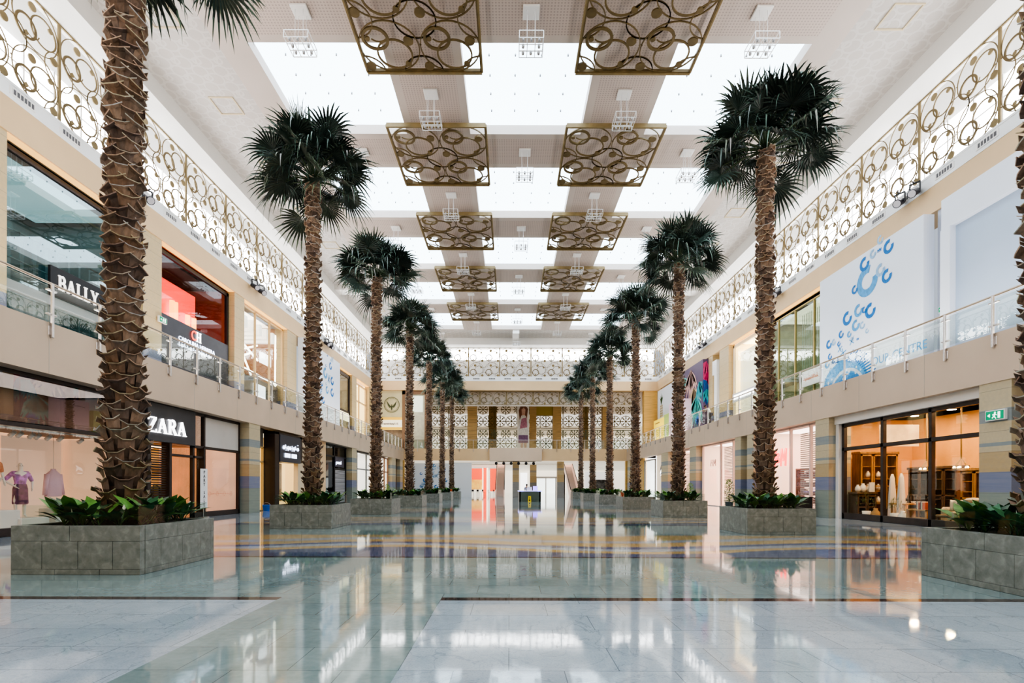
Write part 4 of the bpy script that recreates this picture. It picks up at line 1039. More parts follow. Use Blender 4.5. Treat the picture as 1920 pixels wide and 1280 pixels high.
for cz,r0,a0,c in ((7.3,2.2,-1.9,pc[0]),(6.2,1.9,-1.0,(.75,.05,.2)),(5.4,2.0,-2.2,(.03,.16,.5)),(3.0,2.4,1.6,(.03,.10,.35)),(4.6,1.4,-1.5,pc[1])):
    k+=1; fan(g,.35,cz,r0,a0,7,c,-.01-.003*k)
for i,p in enumerate(g.v): g.v[i]=(min(max(p[0],.02),.68),p[1],min(max(p[2],.02),7.45))
q=MB().merge(g, Matrix.Translation((R.X(WU-.5),50.3,ZF))); q.build('painted_side', printm, o)
o = thing('kiosk_booth','pink booth standing against the colourful mural on the right gallery','booth',(R.X(WU-1),54,ZF))
mb = MB(); R.box(mb,WU-1.7,WU-.5,53.4,57.2,ZF,10.6,0,.03); mb.build('body', M('pink_booth',(.85,.62,.72),.5), o)
g = squiggle(1.8,.18,31,.01,0,8); on_wall(g,R,WU-1.72,56.6,9.9).build('lettering', M('dark_print',(.1,.05,.08),.6), o)
o = thing('pineapple_hoarding','white hoarding with a pineapple painting above the yellow booth at the far right','hoarding',(R.X(WU-.4),62,9.8))
mb = MB(); R.box(mb,WU-.4,WU+.2,58.2,65.95,9.9,13.6); mb.build('board', M('pale_board',(.74,.78,.86),.5), o)
g = MB()
for i in range(5):
    for j in range(4): g.poly([(1.2+j*.3-.13,.3+i*.3),(1.2+j*.3,.3+i*.3-.18),(1.2+j*.3+.13,.3+i*.3),(1.2+j*.3,.3+i*.3+.18)],.006,0,-.01,(.60,.45,.22))
for a in (-.5,-.25,0,.25,.5): g.poly([(1.55,1.6),(1.65+a*.8-.1,2.4),(1.65+a*1.3,3.1-abs(a)),(1.65+a*.8+.12,2.4)],.006,0,-.012,(.05,.12,.05))
on_wall(g,R,WU-.4,66.0,10.0).build('pineapple_painting', printm, o)
o = thing('kiosk_booth','bright yellow booth with a green side wall at the far end of the right gallery','booth',(R.X(WU-1),62,ZF))
mb = MB(); R.box(mb,WU-.9,WU-.1,61.0,66.0,ZF,9.8); mb.build('yellow_alcove', M('yellow_booth',(.95,.72,.08),.5,emit=((1,.75,.1),.35)), o)
mb = MB(); R.box(mb,WU-1.1,WU-.1,58.5,60.95,ZF,9.9); mb.build('green_side', M('green_booth',(.42,.55,.18),.5), o)
g = squiggle(1.9,.2,37,.01,0,8); on_wall(g,R,WU-.92,65.2,9.3).build('lettering', M('dark_print',(.1,.05,.08),.6), o)
mb = MB(); R.box(mb, WU-.02, WU+.6, 66.0, 68.0, ZF, ZT); tag(mb.build('stone_column', stone_col, origin=(R.X(WU),67,ZF)),'warm sandstone corner pier at the far end of the right gallery','column')
wallpiece(R, WU+.25, 57.2, 66, ZF, ZT, orange_st, .3)
# ---------------- black stage spotlights on the strips
sp = thing('stage_spotlight','x','spotlight',(0,0,0),0,'x')
q = MB(); q.lathe([(.0,-.32),(.12,-.32),(.15,-.22),(.15,.12),(.19,.3),(.19,.34),(.0,.33)],(0,0,0),14,ax='y'); q = MB().merge(q, Matrix.Rotation(-.5,4,'X')); q.build('housing', M('black_housing',(.03,.03,.045),.4), sp, local=True)
q = MB(); q.box(-.22,-.19,-.04,.04,-.05,.42).box(.19,.22,-.04,.04,-.05,.42).box(-.22,.22,-.04,.04,.40,.44).box(-.03,.03,-.04,.25,.40,.44); q.build('bracket', black, sp, local=True)
q = MB(); q.disc(0,0,.16,.01,16); q = MB().merge(q, Matrix.Rotation(-.5,4,'X') @ Matrix.Translation((0,.335,0))); q.build('lens', M('lens_grey',(.5,.5,.55),.1), sp, local=True)
lst=[(L,273,375),(L,475,538),(L,488,548),(L,611,645),(L,619,651),(R,1688,377),(R,1716,358),(R,1458,549),(R,1448,556),(R,1312,650),(R,1320,645)]
used=False
words={273:'single one behind the first left palm',475:'nearer lamp of the pair above the upper left shops',488:'farther lamp of the pair above the upper left shops',611:'nearer lamp of the pair right of the second palm',619:'farther lamp of the pair right of the second palm',1688:'farther lamp of the pair above the right hoardings',1716:'nearer lamp of the pair above the right hoardings',1458:'nearer lamp of the pair right of the first right palm',1448:'farther lamp of the pair behind the first right palm',1312:'farther lamp of the pair right of the second right palm',1320:'nearer lamp of the pair right of the second right palm'}
for S,px,py in lst:
    Y,Z=atX(px,py,S.X(WU-.35)); loc=(S.X(WU-.4),Y,min(Z,15.6)); rot=(0,0,S.rz()+PI+ (.5 if S.s>0 else -.5))
    lab='black stage spotlight, %s' % words[px]
    if not used: sp.location=loc; sp.rotation_euler=rot; sp['label']=lab; sp['group']='black stage spotlights'; used=True
    else: dup(sp,None,loc,rot,lab,'black stage spotlights')
# ================================================================= figures
def skin_obj(name, verts, edges, radii, mat, parent, levels=1, root=0):
    me = bpy.data.meshes.new(name); me.from_pydata(verts, edges, []); me.materials.append(mat)
    o = bpy.data.objects.new(name, me); COL.objects.link(o); o.parent = parent
    md = o.modifiers.new('Skin','SKIN')
    if not me.skin_vertices:
        me.attributes  # layer is made by the modifier
    sv = me.skin_vertices[0].data
    for i, r in enumerate(radii): sv[i].radius = (r[0], r[1]) if isinstance(r, tuple) else (r, r)
    sv[root].use_root = True; md.use_smooth_shade = True
    ss = o.modifiers.new('Sub','SUBSURF'); ss.levels = levels; ss.render_levels = levels
    return o
def figure(root, skin, shirt=None, pants=None, hair=None, pose='stand', h=1.72, skirt=None, hem=None):
    k = h/1.75
    P = dict(pel=(0,0,.95),bel=(0,0,1.1),che=(0,.0,1.32),nec=(0,0,1.47),chin=(0,-.01,1.53),hd=(0,-.01,1.62),top=(0,0,1.73),
             shL=(-.18,0,1.40),elL=(-.24,.03,1.12),wrL=(-.25,-.06,.88),shR=(.18,0,1.40),elR=(.24,.03,1.12),wrR=(.25,-.06,.88),
             hiL=(-.09,0,.90),knL=(-.10,-.01,.50),anL=(-.10,.02,.09),toL=(-.11,-.16,.03),hiR=(.09,0,.90),knR=(.10,-.01,.50),anR=(.10,.02,.09),toR=(.11,-.16,.03))
    if pose == 'lean':
        P.update(bel=(0,-.07,1.08),che=(0,-.22,1.26),nec=(0,-.33,1.38),chin=(0,-.39,1.41),hd=(0,-.42,1.49),top=(0,-.43,1.60),
                 shL=(-.18,-.24,1.33),elL=(-.24,-.36,1.12),wrL=(-.10,-.52,1.16),shR=(.18,-.24,1.33),elR=(.24,-.36,1.12),wrR=(.10,-.52,1.16))
    if pose == 'hip': P.update(elL=(-.36,.08,1.16),wrL=(-.17,-.06,1.0),elR=(.30,.05,1.12),wrR=(.24,-.16,.93),knL=(-.13,-.06,.5),toL=(-.16,-.22,.03))
    R_ = dict(pel=(.15,.105),bel=(.125,.095),che=(.155,.11),nec=.055,chin=.055,hd=(.075,.095),top=.045,shL=.06,elL=.042,wrL=.027,shR=.06,elR=.042,wrR=.027,
              hiL=.088,knL=.058,anL=.036,toL=.03,hiR=.088,knR=.058,anR=.036,toR=.03)
    ed = [('pel','bel'),('bel','che'),('che','nec'),('nec','chin'),('chin','hd'),('hd','top'),('che','shL'),('shL','elL'),('elL','wrL'),('che','shR'),('shR','elR'),('elR','wrR'),
          ('pel','hiL'),('hiL','knL'),('knL','anL'),('anL','toL'),('pel','hiR'),('hiR','knR'),('knR','anR'),('anR','toR')]
    for s in 'LR':
        e = Vector(P['el'+s]); w = Vector(P['wr'+s]); d = (w-e).normalized(); sd = Vector((0,1,0)) if abs(d.y)<.8 else Vector((1,0,0)); sgn = 1 if s=='L' else -1
        pm = w+d*.08; P['pa'+s]=tuple(pm); R_['pa'+s]=(.03,.02); ed.append(('wr'+s,'pa'+s))
        for i,(off,ln) in enumerate(((-.03,.07),(-.01,.085),(.01,.08),(.03,.06))):
            P['f%d%s'%(i,s)] = tuple(pm+d*ln+sd*off); R_['f%d%s'%(i,s)]=.009; ed.append(('pa'+s,'f%d%s'%(i,s)))
        P['th'+s] = tuple(w+d*.09+sd*(-.06)); R_['th'+s]=.010; ed.append(('wr'+s,'th'+s))
    def make(name, keys, f, mat, lev=1, add=0.0):
        ks = [q for q in P if q in keys]; ix = {q:i for i,q in enumerate(ks)}
        vs = [tuple(c*k for c in P[q]) for q in ks]
        rr = []
        for q in ks:
            r = R_[q]; r = r if isinstance(r,tuple) else (r,r); rr.append((r[0]*k*f+add, r[1]*k*f+add))
        return skin_obj(name, vs, [(ix[a],ix[b]) for a,b in ed if a in ix and b in ix], rr, mat, root, lev, ix.get('pel', 0))
    make('body', set(P), 1.0, skin)
    if shirt: make('shirt', {'pel','bel','che','shL','elL','shR','elR'}, 1.08, shirt, 1, .012)
    if pants: make('trousers', {'pel','hiL','knL','anL','hiR','knR','anR'}, 1.08, pants, 1, .012)
    if skirt:
        q = MB(); q.lathe([(.155,1.05),(.185,.9),(.19,.7),(.20,.45),(.17,.42)],(0,0,0),18,sy=.75)
        for i,p in enumerate(q.v): q.v[i]=(p[0]*k,p[1]*k,p[2]*k)
        q.build('skirt', skirt, root, local=True)
    if hair:
        c = Vector(P['hd'])*k; q = MB(); q.sphere((c.x,c.y+.02,c.z+.035),.1,12,8,0,(.95,1.05,.95)); q.build('hair', hair, root, local=True)
    # face
    c = Vector(P['hd'])*k; q = MB()
    for s in (-1,1): q.sphere((c.x+s*.03,c.y-.088,c.z+.005),.011,6,4)
    q.build('eyes', M('eye_dark',(.03,.025,.02),.3), root, local=True)
    q = MB(); q.sphere((c.x,c.y-.098,c.z-.025),.014,6,5,0,(.8,1,1.3)); q.box(c.x-.024,c.x+.024,c.y-.094,c.y-.08,c.z-.062,c.z-.053)
    for s in (-1,1): q.sphere((c.x+s*.082,c.y+.005,c.z-.01),.02,6,5,0,(.4,.8,1.3))
    q.build('facial_features', skin, root, local=True)
skinm = M('brown_skin',(.30,.16,.10),.5); dollm = M('mannequin_white',(.90,.84,.78),.35)
# seated mannequins of the fashion window
Y,Z = atX(38,972,-15.6)
o = thing('mannequin','white mannequin in a purple top and dark plum skirt in the left shop window','mannequin',(-15.6,Y,.45),1.0)
figure(o, dollm, M('purple_print',(.55,.22,.62),.6,noise=(9,.6)), None, None, 'hip', 1.78, M('plum_skirt',(.13,.04,.12),.6,noise=(10,.6)))
mb = MB(); mb.box(-16.1,-15.1,Y-.5,Y+.5,0,.45,0,.02); tag(mb.build('display_plinth', M('plinth_white',(.85,.8,.76),.5), origin=(-15.6,Y,0)),'low white plinth under the purple dressed mannequin','plinth')
Y2=15.3
o = thing('mannequin','white mannequin in an orange top on the tall plinth at the left picture edge','mannequin',(-15.65,15.65,.72),1.2)
figure(o, dollm, M('orange_print',(.85,.45,.2),.6,noise=(8,.5)), M('cream_trousers',(.85,.78,.7),.6), None, 'stand', 1.78)
mb = MB(); mb.box(-16.1,-15.2,15.2,16.1,0,.72,0,.02); tag(mb.build('display_plinth', M('plinth_white',(.85,.8,.76),.5), origin=(-15.6,15.6,0)),'white plinth at the left picture edge under the orange dressed mannequin','plinth')
# hanging shirt
Ys,Zs = atX(100,900,-15.7)
o = thing('hanging_shirt','pale pink shirt hanging from a wire in the left shop window','shirt',(-15.7,Ys,1.2))
mb = MB(); mb.lathe([(.30,0),(.31,.3),(.29,.6),(.24,.78),(.10,.9),(.09,.95),(.0,.95)],(-15.7,Ys,1.1),18,sy=1.0)
for i,p in enumerate(mb.v): mb.v[i]=(-15.7+(p[0]+15.7)*.5,p[1],p[2])
for s in (-1,1): mb.cyl((-15.7,Ys+s*.24,1.86),(-15.68,Ys+s*.36,1.15),.08,.06,10)
mb.build('shirt_body', M('pale_pink_cloth',(.88,.55,.62),.7,bump=(12,.4)), o)
mb = MB(); mb.cyl((-15.7,Ys,2.05),(-15.7,Ys,3.3),.006,n=5); mb.build('wire', steel, o)
mb = MB(); mb.box(-15.9,-15.3,Ys-.35,Ys+.35,0,.7,0,.02); tag(mb.build('display_plinth', M('plinth_white',(.85,.8,.76),.5), origin=(-15.6,Ys,0)),'small white plinth under the hanging pink shirt','plinth')
tr = None
for i,px in enumerate((24,38,60,72,92,114,152)):
    Yt = F*15.6/(U0-px); oo = thing('track_spotlight','small white spotlight on the ceiling track of the left mannequin window','spotlight',(-15.6,Yt,3.1),0,'white track spotlights')
    q = MB(); q.cyl((0,0,.18),(.0,0,.06),.015,n=6); q.cyl((.06,0,.05),(-.12,.02,-.06),.06,.07,12); q.build('housing', whiteg, oo, local=True)
mb = MB(); mb.box(-15.62,-15.58,11,20.2,3.27,3.3); tag(mb.build('lighting_track', whiteg, origin=(-15.6,15,3.3)),'thin white lighting track above the left mannequins','lighting track')
mb = MB(); mb.quad((-17.5,17.8,.0),(-17.5,20.2,.0),(-17.5,20.2,3.2),(-17.5,17.8,3.2)); tag(mb.build('backdrop_panel', M('peach_glow_backdrop',(.88,.68,.55),.6,emit=((1,.75,.6),.2)), origin=(-17.5,19,0)),'tall peach backdrop panel behind the hanging pink shirt','panel')  # slight emission makes the backdrop look lit
# clothes rails inside the portal
for yy in (22.4,23.6):
    o = thing('clothes_rail','dark clothes rail with hanging garments inside the warm-lit store portal','clothes rail',(-15.9,yy,0),0,'clothes rails inside the left store')
    q = MB()
    for s in (-.5,.5): q.cyl((0,s,0),(0,s,1.55),.02,n=6)
    q.cyl((0,-.5,1.55),(0,.5,1.55),.02,n=6); q.build('rail', black, o, local=True)
    for j in range(7):
        q = MB(); c=-.42+j*.14; q.add([(-.18,c,.55),(.18,c,.55),(.16,c,1.4),(.04,c,1.5),(-.04,c,1.5),(-.16,c,1.4)],[(0,1,2,3,4,5)]); q.box(-.17,.17,c-.02,c+.02,.55,1.38); q.build('garment', M('garment_%d'%(j%3),((.3,.28,.15),(.08,.09,.07),(.5,.45,.35))[j%3],.8), o, local=True)
o = thing('wooden_stool','tall light wooden stool frame beside the slatted shutter on the left','stool',(-15.2,20.9,0))
q = MB()
for a in (-.2,.2):
    for b in (-.25,.25): q.cyl((a,b,0),(a*.8,b*.8,1.05),.022,n=8)
q.build('legs', M('light_oak',(.75,.5,.25),.4), o, local=True)
q = MB(); q.box(-.2,.2,-.24,.24,1.03,1.08,0,.015); q.build('seat', M('light_oak'), o, local=True)
q = MB()
for z in (.3,.65): q.box(-.02,.02,-.23,.23,z,z+.03); q.box(-.19,.19,-.23,-.20,z,z+.03)
q.build('rungs', M('light_oak'), o, local=True)
# blue bucket
o = thing('bucket','small blue bucket on the floor beside the first left stone column','bucket',(-14.25,30.35,0))
q = MB(); q.lathe([(.0,.01),(.17,.0),(.22,.34),(.235,.34),(.235,.36),(.21,.36),(.16,.03),(.0,.03)],(0,0,0),20); q.build('pail', M('blue_plastic',(.02,.18,.75),.35), o, local=True)
q = MB()
for i in range(10):
    a=PI*i/10; b=PI*(i+1)/10; q.cyl((.225*math.cos(a),0,.34+.15*math.sin(a)),(.225*math.cos(b),0,.34+.15*math.sin(b)),.008,n=5)
q.build('handle', steel, o, local=True)

# ================================================================= home store interior (right)
def cabinet(name, label, loc, W, D, H, nd, rz=0, glassy=True, m=wood):
    o = thing(name, label, 'cabinet', loc, rz)
    q = MB(); t=.05
    q.box(-W/2,-W/2+t,-D/2,D/2,0,H).box(W/2-t,W/2,-D/2,D/2,0,H).box(-W/2,W/2,D/2-t*.5,D/2,0,H).box(-W/2,W/2,-D/2,D/2,0,.08)
    q.box(-W/2-.06,W/2+.06,-D/2-.06,D/2,H,H+.12,0,.02)
    q.build('carcass', m, o, local=True)
    for i in range(4):
        q = MB(); z=.08+(H-.1)*(i+1)/5; q.box(-W/2+t,W/2-t,-D/2+.03,D/2-.03,z,z+.03); q.build('shelf', m, o, local=True)
    for i in range(nd):
        a=-W/2+W*i/nd; b=a+W/nd; q = MB()
        q.box(a+.01,a+.08,-D/2-.03,-D/2,.1,H-.02).box(b-.08,b-.01,-D/2-.03,-D/2,.1,H-.02).box(a+.01,b-.01,-D/2-.03,-D/2,.1,.18).box(a+.01,b-.01,-D/2-.03,-D/2,H-.1,H-.02).box(a+.01,b-.01,-D/2-.03,-D/2,H*.5-.03,H*.5+.03)
        d = q.build('door', m, o, local=True)
        q = MB(); q.sphere((b-.12,-D/2-.05,H*.45),.02,8,6); q.build('knob', steel, d, local=True)
    return o
def pot(label, loc, s, m, cat='vase', name='vase', prof=None, group=None):
    q = MB(); q.lathe(prof or [(.0,0),(.08,0),(.13,.1),(.11,.22),(.05,.3),(.06,.34),(.045,.34),(.0,.05)],(0,0,0),16)
    for i,p in enumerate(q.v): q.v[i]=tuple(c*s for c in p)
    o = q.build(name, m); o.location = loc; return tag(o, label, cat, group)
def cushion(label, loc, rz, m, w=.5, t=.16, h=.45, rx=0, group=None, flat=False):
    q = MB(); nn=10; vs=[]; fs=[]
    for sgn in (-1,1):
        for i in range(nn+1):
            for j in range(nn+1):
                u=-1+2*i/nn; v=-1+2*j/nn; b=(1-u**4)*(1-v**4); pin=1-.08*(abs(u*v))
                vs.append((u*w/2*(1-.06*(1-v*v)), sgn*t/2*b**.5, v*h/2*(1-.06*(1-u*u))))
    for sgn in (0,1):
        for i in range(nn):
            for j in range(nn):
                a=sgn*(nn+1)**2+i*(nn+1)+j; f=(a,a+nn+1,a+nn+2,a+1); fs.append(f if sgn else f[::-1])
    q.add(vs,fs,0,None,True); o=q.build('cushion', m); o.location=loc; o.rotation_euler=(PI/2 if flat else rx,0,rz); return tag(o,label,'cushion',group)
cream = M('cream_fabric',(.78,.62,.44),.8,bump=(30,.2)); ceram = M('white_ceramic',(.85,.8,.72),.25); darkg = M('dark_glassware',(.08,.06,.05),.2)
wx = R.X(WG)
cabinet('hutch_cabinet','tall golden oak hutch with glazed doors at the back of the right home store',(17.9,25.35,0),1.8,.6,3.1,3,0)
cabinet('low_cabinet','low dark cabinet with open compartments at the left end of the home store window',(16.75,24.55,0),1.0,.5,1.15,2,.15,m=woodd)
cabinet('wall_dresser','long dark dresser with glazed doors along the back wall of the home store',(18.85,22.8,0),2.6,.5,2.3,4,-PI/2,m=woodd)
cabinet('bookcase','dark bookcase behind the sofa and the lit lamp in the home store',(18.3,20.1,0),1.2,.45,2.15,2,-PI/2,m=wood)
for i,(x,y,z,s) in enumerate(((16.5,24.5,1.27,1.0),(16.75,24.5,1.27,1.2),(17.0,24.5,1.27,.8))): pot('pale ceramic jar on top of the low dark cabinet of the home store',(x,y,z),s,ceram,group='jars on the low cabinet')
mb = MB(); mb.box(16.85,17.1,24.2,24.25,1.27,1.72,0,.005); tag(mb.build('white_card', white, origin=(17,24.2,1.27)),'upright white card on the low dark cabinet of the home store','card')
for i in range(6):
    z=[.74,1.36,1.98][i%3]; pot('pale crockery on the shelves of the golden oak hutch',(17.4+.5*(i//3)+.1,25.25,z),.9,ceram,'crockery','crockery',group='crockery in the oak hutch')
bask=M('wicker',(.50,.30,.12),.7,bump=(40,.6)); leafp=M('dry_green',(.12,.2,.06),.6)
for i,(x,y,z,s,mm,lab) in enumerate(((16.5,23.3,0,1.6,bask,'round wicker basket on the floor of the home store'),(16.35,21.5,0,1.5,ceram,'tall pale floor vase near the middle mullion of the home store'),(18.2,24.6,0,2.0,darkg,'large dark floor vase beside the oak hutch of the home store'))): pot(lab,(x,y,z),s,mm)
for i in range(7): pot('dark glass bottle on the console table of the home store',(17.1+i*.17,22.75+.04*i,.80),.75,darkg,'bottle','bottle',[(0,0),(.07,.0),(.08,.25),(.025,.36),(.025,.46),(0,.46)],'dark bottles on the console table')
for i in range(6):
    o=thing('book','upright book in the row on the low shelf before the mullion of the home store','book',(16.4+.02*(i%3),20.4+i*.07,.62),0,'books before the mullion'); q=MB(); q.box(-.1,.1,-.025,.025,0,.28+.03*(i%3),0,.004); q.build('cover', M('book_%d'%(i%3),((.5,.12,.06),(.75,.6,.4),(.12,.12,.14))[i%3],.6), o, local=True)
o=thing('low_shelf','low wooden shelf carrying books before the right mullion of the home store','shelf',(16.4,20.65,0)); q=MB(); q.box(-.18,.18,-.5,.5,.57,.62).box(-.18,.18,-.5,.5,.25,.29).box(-.18,.18,-.5,-.45,0,.6).box(-.18,.18,.45,.5,0,.6); q.build('shelf_frame', wood, o, local=True)
for i,(x,y,s) in enumerate(((16.5,23.9,1.0),(16.4,22.0,.8))):
    o=thing('potted_sprig',('leafy sprig in a pale pot near the left bay of the home store','leafy sprig in a pale pot near the middle bay of the home store')[i],'plant',(x,y,0)); q=MB(); q.lathe([(0,0),(.14,0),(.18,.4),(0,.4)],(0,0,0),14); q.build('pot', ceram, o, local=True)
    q=MB(); rr=random.Random(i)
    for k in range(70):
        a=rr.random()*6.28; e=rr.uniform(.5,1.5); ln=rr.uniform(.3,.8)*s; t=Vector((math.cos(a)*math.cos(e),math.sin(a)*math.cos(e),math.sin(e)))*ln+Vector((0,0,.4)); u=t.orthogonal().normalized()*.05
        q.add([tuple(t),tuple(t+u+Vector((0,0,.05))),tuple(t+Vector((0,0,.12))),tuple(t-u+Vector((0,0,.05)))],[(0,1,2,3)])
    q.build('leaves', leafp, o, local=True)
# dining table with things
o = thing('console_table','wooden table with white crockery in the middle of the home store window','table',(17.6,22.6,0),.2)
q = MB(); q.box(-.8,.8,-.4,.4,.74,.80,0,.01); q.build('table_top', wood, o, local=True)
for a in (-.72,.72):
    for b in (-.32,.32): q = MB(); q.cyl((a,b,0),(a,b,.74),.03,.04,8); q.build('leg', wood, o, local=True)
for i in range(5): pot('small white bowl on the wooden table of the home store',(17.0+i*.28,22.5+.1*(i%2),.80),.55,ceram,'bowl','bowl',[(0,0),(.07,0),(.16,.14),(.15,.14),(.06,.03),(0,.03)],'bowls on the home store table')
# folded linen stand / mannequin-like white columns
for (x,y,lab) in ((16.9,22.3,'white cloth draped over a stand near the middle mullion of the home store'),(17.25,23.3,'tall white cloth hanging in the middle pane of the home store')):
    o = thing('draped_cloth',lab,'cloth',(x,y,.0)); q = MB(); q.lathe([(.19,.0),(.17,.6),(.15,1.2),(.10,1.9),(.04,2.1),(0,2.1)],(0,0,0),22,sy=.6)
    for i,p in enumerate(q.v):
        a=math.atan2(p[1],p[0]); f=1+.12*math.cos(7*a); q.v[i]=(p[0]*f,p[1]*f,p[2])
    q.build('cloth', M('linen_white',(.85,.8,.76),.8), o, local=True)
# sofa
o = thing('sofa','large tan sofa behind the right bay of the home store window','sofa',(17.55,19.2,0),-PI/2)
q = MB(); q.box(-1.35,1.35,-.45,.45,.12,.42,0,.06); q.build('base', cream, o, local=True)
for k in (-1,0,1): q = MB(); q.box(k*.75-.37,k*.75+.37,-.45,.25,.42,.56,0,.06); q.build('seat_cushion', cream, o, local=True)
q = MB(); q.box(-1.35,1.35,.22,.48,.3,.98,0,.09); q.build('backrest', cream, o, local=True)
for s in (-1,1): q = MB(); q.box(s*1.2-.17,s*1.2+.17,-.47,.48,.12,.72,0,.09); q.build('armrest', cream, o, local=True)
for a in (-1.2,1.2):
    for b in (-.38,.38): q = MB(); q.cyl((a,b,0),(a,b,.13),.03,n=8); q.build('leg', woodd, o, local=True)
for i,(y,mm) in enumerate(((18.4,cream),(18.9,M('striped_linen',(.8,.7,.55),.8,noise=(1.5,.4,(1,12,1)))),(19.5,cream),(20.0,M('striped_linen')))): cushion('plump cushion leaning on the tan sofa of the home store',(17.25,y,.79),-PI/2,mm,group='cushions on the tan sofa')
o = thing('coffee_table','low tan upholstered coffee table before the sofa in the home store','table',(16.55,19.0,0),-PI/2)
q = MB(); q.box(-.75,.75,-.3,.3,.36,.46,0,.03); q.build('top', M('tan_leather',(.45,.25,.12),.5), o, local=True)
for a in (-.68,.68):
    for b in (-.24,.24): q = MB(); q.cyl((a,b,0),(a,b,.36),.03,n=8); q.build('leg', woodd, o, local=True)
pot('dark shallow tray on the coffee table of the home store',(16.55,19.2,.46),1.6,woodd,'tray','tray',[(0,0),(.14,0),(.19,.05),(.18,.05),(.12,.015),(0,.015)])
for i in range(4): pot('small pale candle glass on the coffee table of the home store',(16.5,18.5+i*.14,.46),.4,M('candle_glass',(.95,.8,.5),.2,emit=((1,.7,.35),.5)),'candle','candle_glass',[(0,0),(.1,0),(.12,.3),(.1,.3),(.08,.04),(0,.04)],'candle glasses on the coffee table')
# lamp and stack of cushions at right end
o = thing('side_table','small dark side table carrying the yellow-shaded lamp in the home store','table',(16.95,17.95,0))
q = MB(); q.cyl((0,0,.55),(0,0,.6),.32,n=20); q.build('top', woodd, o, local=True); q = MB(); q.cyl((0,0,0),(0,0,.55),.05,n=10); q.build('stem', woodd, o, local=True); q = MB(); q.cyl((0,0,0),(0,0,.03),.2,n=16); q.build('foot', woodd, o, local=True)
o = thing('table_lamp','table lamp with a wide glowing yellow shade in the home store window','lamp',(16.95,17.95,.6))
q = MB(); q.lathe([(0,0),(.1,0),(.12,.05),(.05,.12),(.11,.3),(.1,.45),(.03,.55),(.02,.85),(0,.85)],(0,0,0),16); q.build('base', ceram, o, local=True)
q = MB(); q.lathe([(.36,.8),(.27,1.16)],(0,0,0),26); q.build('lamp_shade', M('glow_shade',(.95,.75,.4),.7,emit=((1,.72,.32),1.3)), o, local=True)
for i in range(3): cushion('tan cushion in the stack beside the lamp in the home store',(16.9,18.75,.70+.17*i),.2*i,cream,.5,.17,.5,group='stacked cushions by the lamp',flat=True)
mb = MB(); mb.box(16.65,17.15,18.5,19.0,0,.62,0,.02); tag(mb.build('storage_cube', wood, origin=(16.9,18.7,0)),'wooden cube under the stacked tan cushions in the home store','cube')
# hanging chandeliers
for (x,y,lab) in ((17.1,21.2,'rope-wrapped hanging chandelier in the middle bay of the home store'),(16.9,19.35,'rope-wrapped hanging chandelier in the right bay of the home store')):
    o = thing('rope_chandelier',lab,'chandelier',(x,y,2.2))
    q = MB(); q.lathe([(.0,2.6),(.09,2.6),(.09,2.52),(.0,2.5)],(0,0,0),12); q.cyl((0,0,.35),(0,0,2.5),.025,n=8); q.build('rope', M('golden_rope',(.6,.4,.15),.6), o, local=True)
    q = MB(); q.ring(0,0,.26,.04,.03,n=20); q2 = MB().merge(q, Matrix.Rotation(PI/2,4,'X')); 
    for i in range(8):
        a=2*PI*i/8; q2.cyl((.26*math.cos(a),.26*math.sin(a),0),(0,0,.4),.008,n=5)
    q2.build('wire_basket', M('golden_rope'), o, local=True)
    for i in range(5):
        a=2*PI*i/5; q = MB(); q.sphere((.2*math.cos(a),.2*math.sin(a),.05),.05,8,6); q.build('bulb', E('warm_bulb',(1,.8,.5),5), o, local=True)
# pictures
for i,(x,z0,z1) in enumerate(((16.35,1.55,1.95),(16.35,1.1,1.45))):
    mb = MB(); mb.box(x-.25,x+.25,25.86,25.9,z0,z1,0,.01); tag(mb.build('wall_picture', (M('red_picture',(.4,.06,.03),.5),M('pale_picture',(.6,.45,.3),.5))[i], origin=(x,25.9,z0)),('small dark red picture on the peach wall of the home store','small pale picture below the dark red one in the home store')[i],'picture')
mb = MB(); mb.box(17.2,19.0,24.0,24.05,3.4,4.4); tag(mb.build('window_print', M('house_print',(.85,.65,.42),.6,noise=(2,.25),emit=((1,.75,.45),.35)), origin=(18,24,3.4)),'large pale house-front print hanging in the upper middle of the home store','print')
# ================================================================= planters, palms, planting
def planter_mesh():
    W=1.08; D=1.08; H=.82
    q = MB(); g=.004
    for s in (-1,1):
        for ax in 'xy':
            for (z0,z1,cuts) in ((.56,H,[-1.08,-.1,1.08]),(.09,.56,[-1.08,-.56,.04,.62,1.08]),(.0,.09,[-1.08,-.35,.4,1.08])):
                for a,b in zip(cuts,cuts[1:]):
                    if ax=='y': q.box(a+g,b-g,s*W-s*.12,s*W,z0+g*.5,z1-g*.5,0,.003)
                    else:
                        a2=max(a,-.955); b2=min(b,.955); q.box(s*W-s*.12,s*W,a2+g*.5,b2-g*.5,z0+g*.5,z1-g*.5,0,.003)
    return q
pl = thing('stone_planter','x','planter',(0,0,0),0,'x')
planter_mesh().build('stone_box', granite, pl, local=True)
q = MB(); q.box(-1.06,1.06,-1.06,1.06,.02,.74); q.build('joint_core', M('dark_joint',(.05,.05,.05),.8), pl, local=True)
q = MB(); q.box(-.95,.95,-.95,.95,.72,.77); q.build('soil', M('dark_soil',(.04,.03,.02),.9,bump=(15,.8)), pl, local=True)
q = MB()
for s in (-1,1): q.box(-.98,.98,s*.98-.005,s*.98+.005,.78,1.15).box(s*.98-.005,s*.98+.005,-.98,.98,.78,1.15)
q.build('glass_guard', gl_plant, pl, local=True)
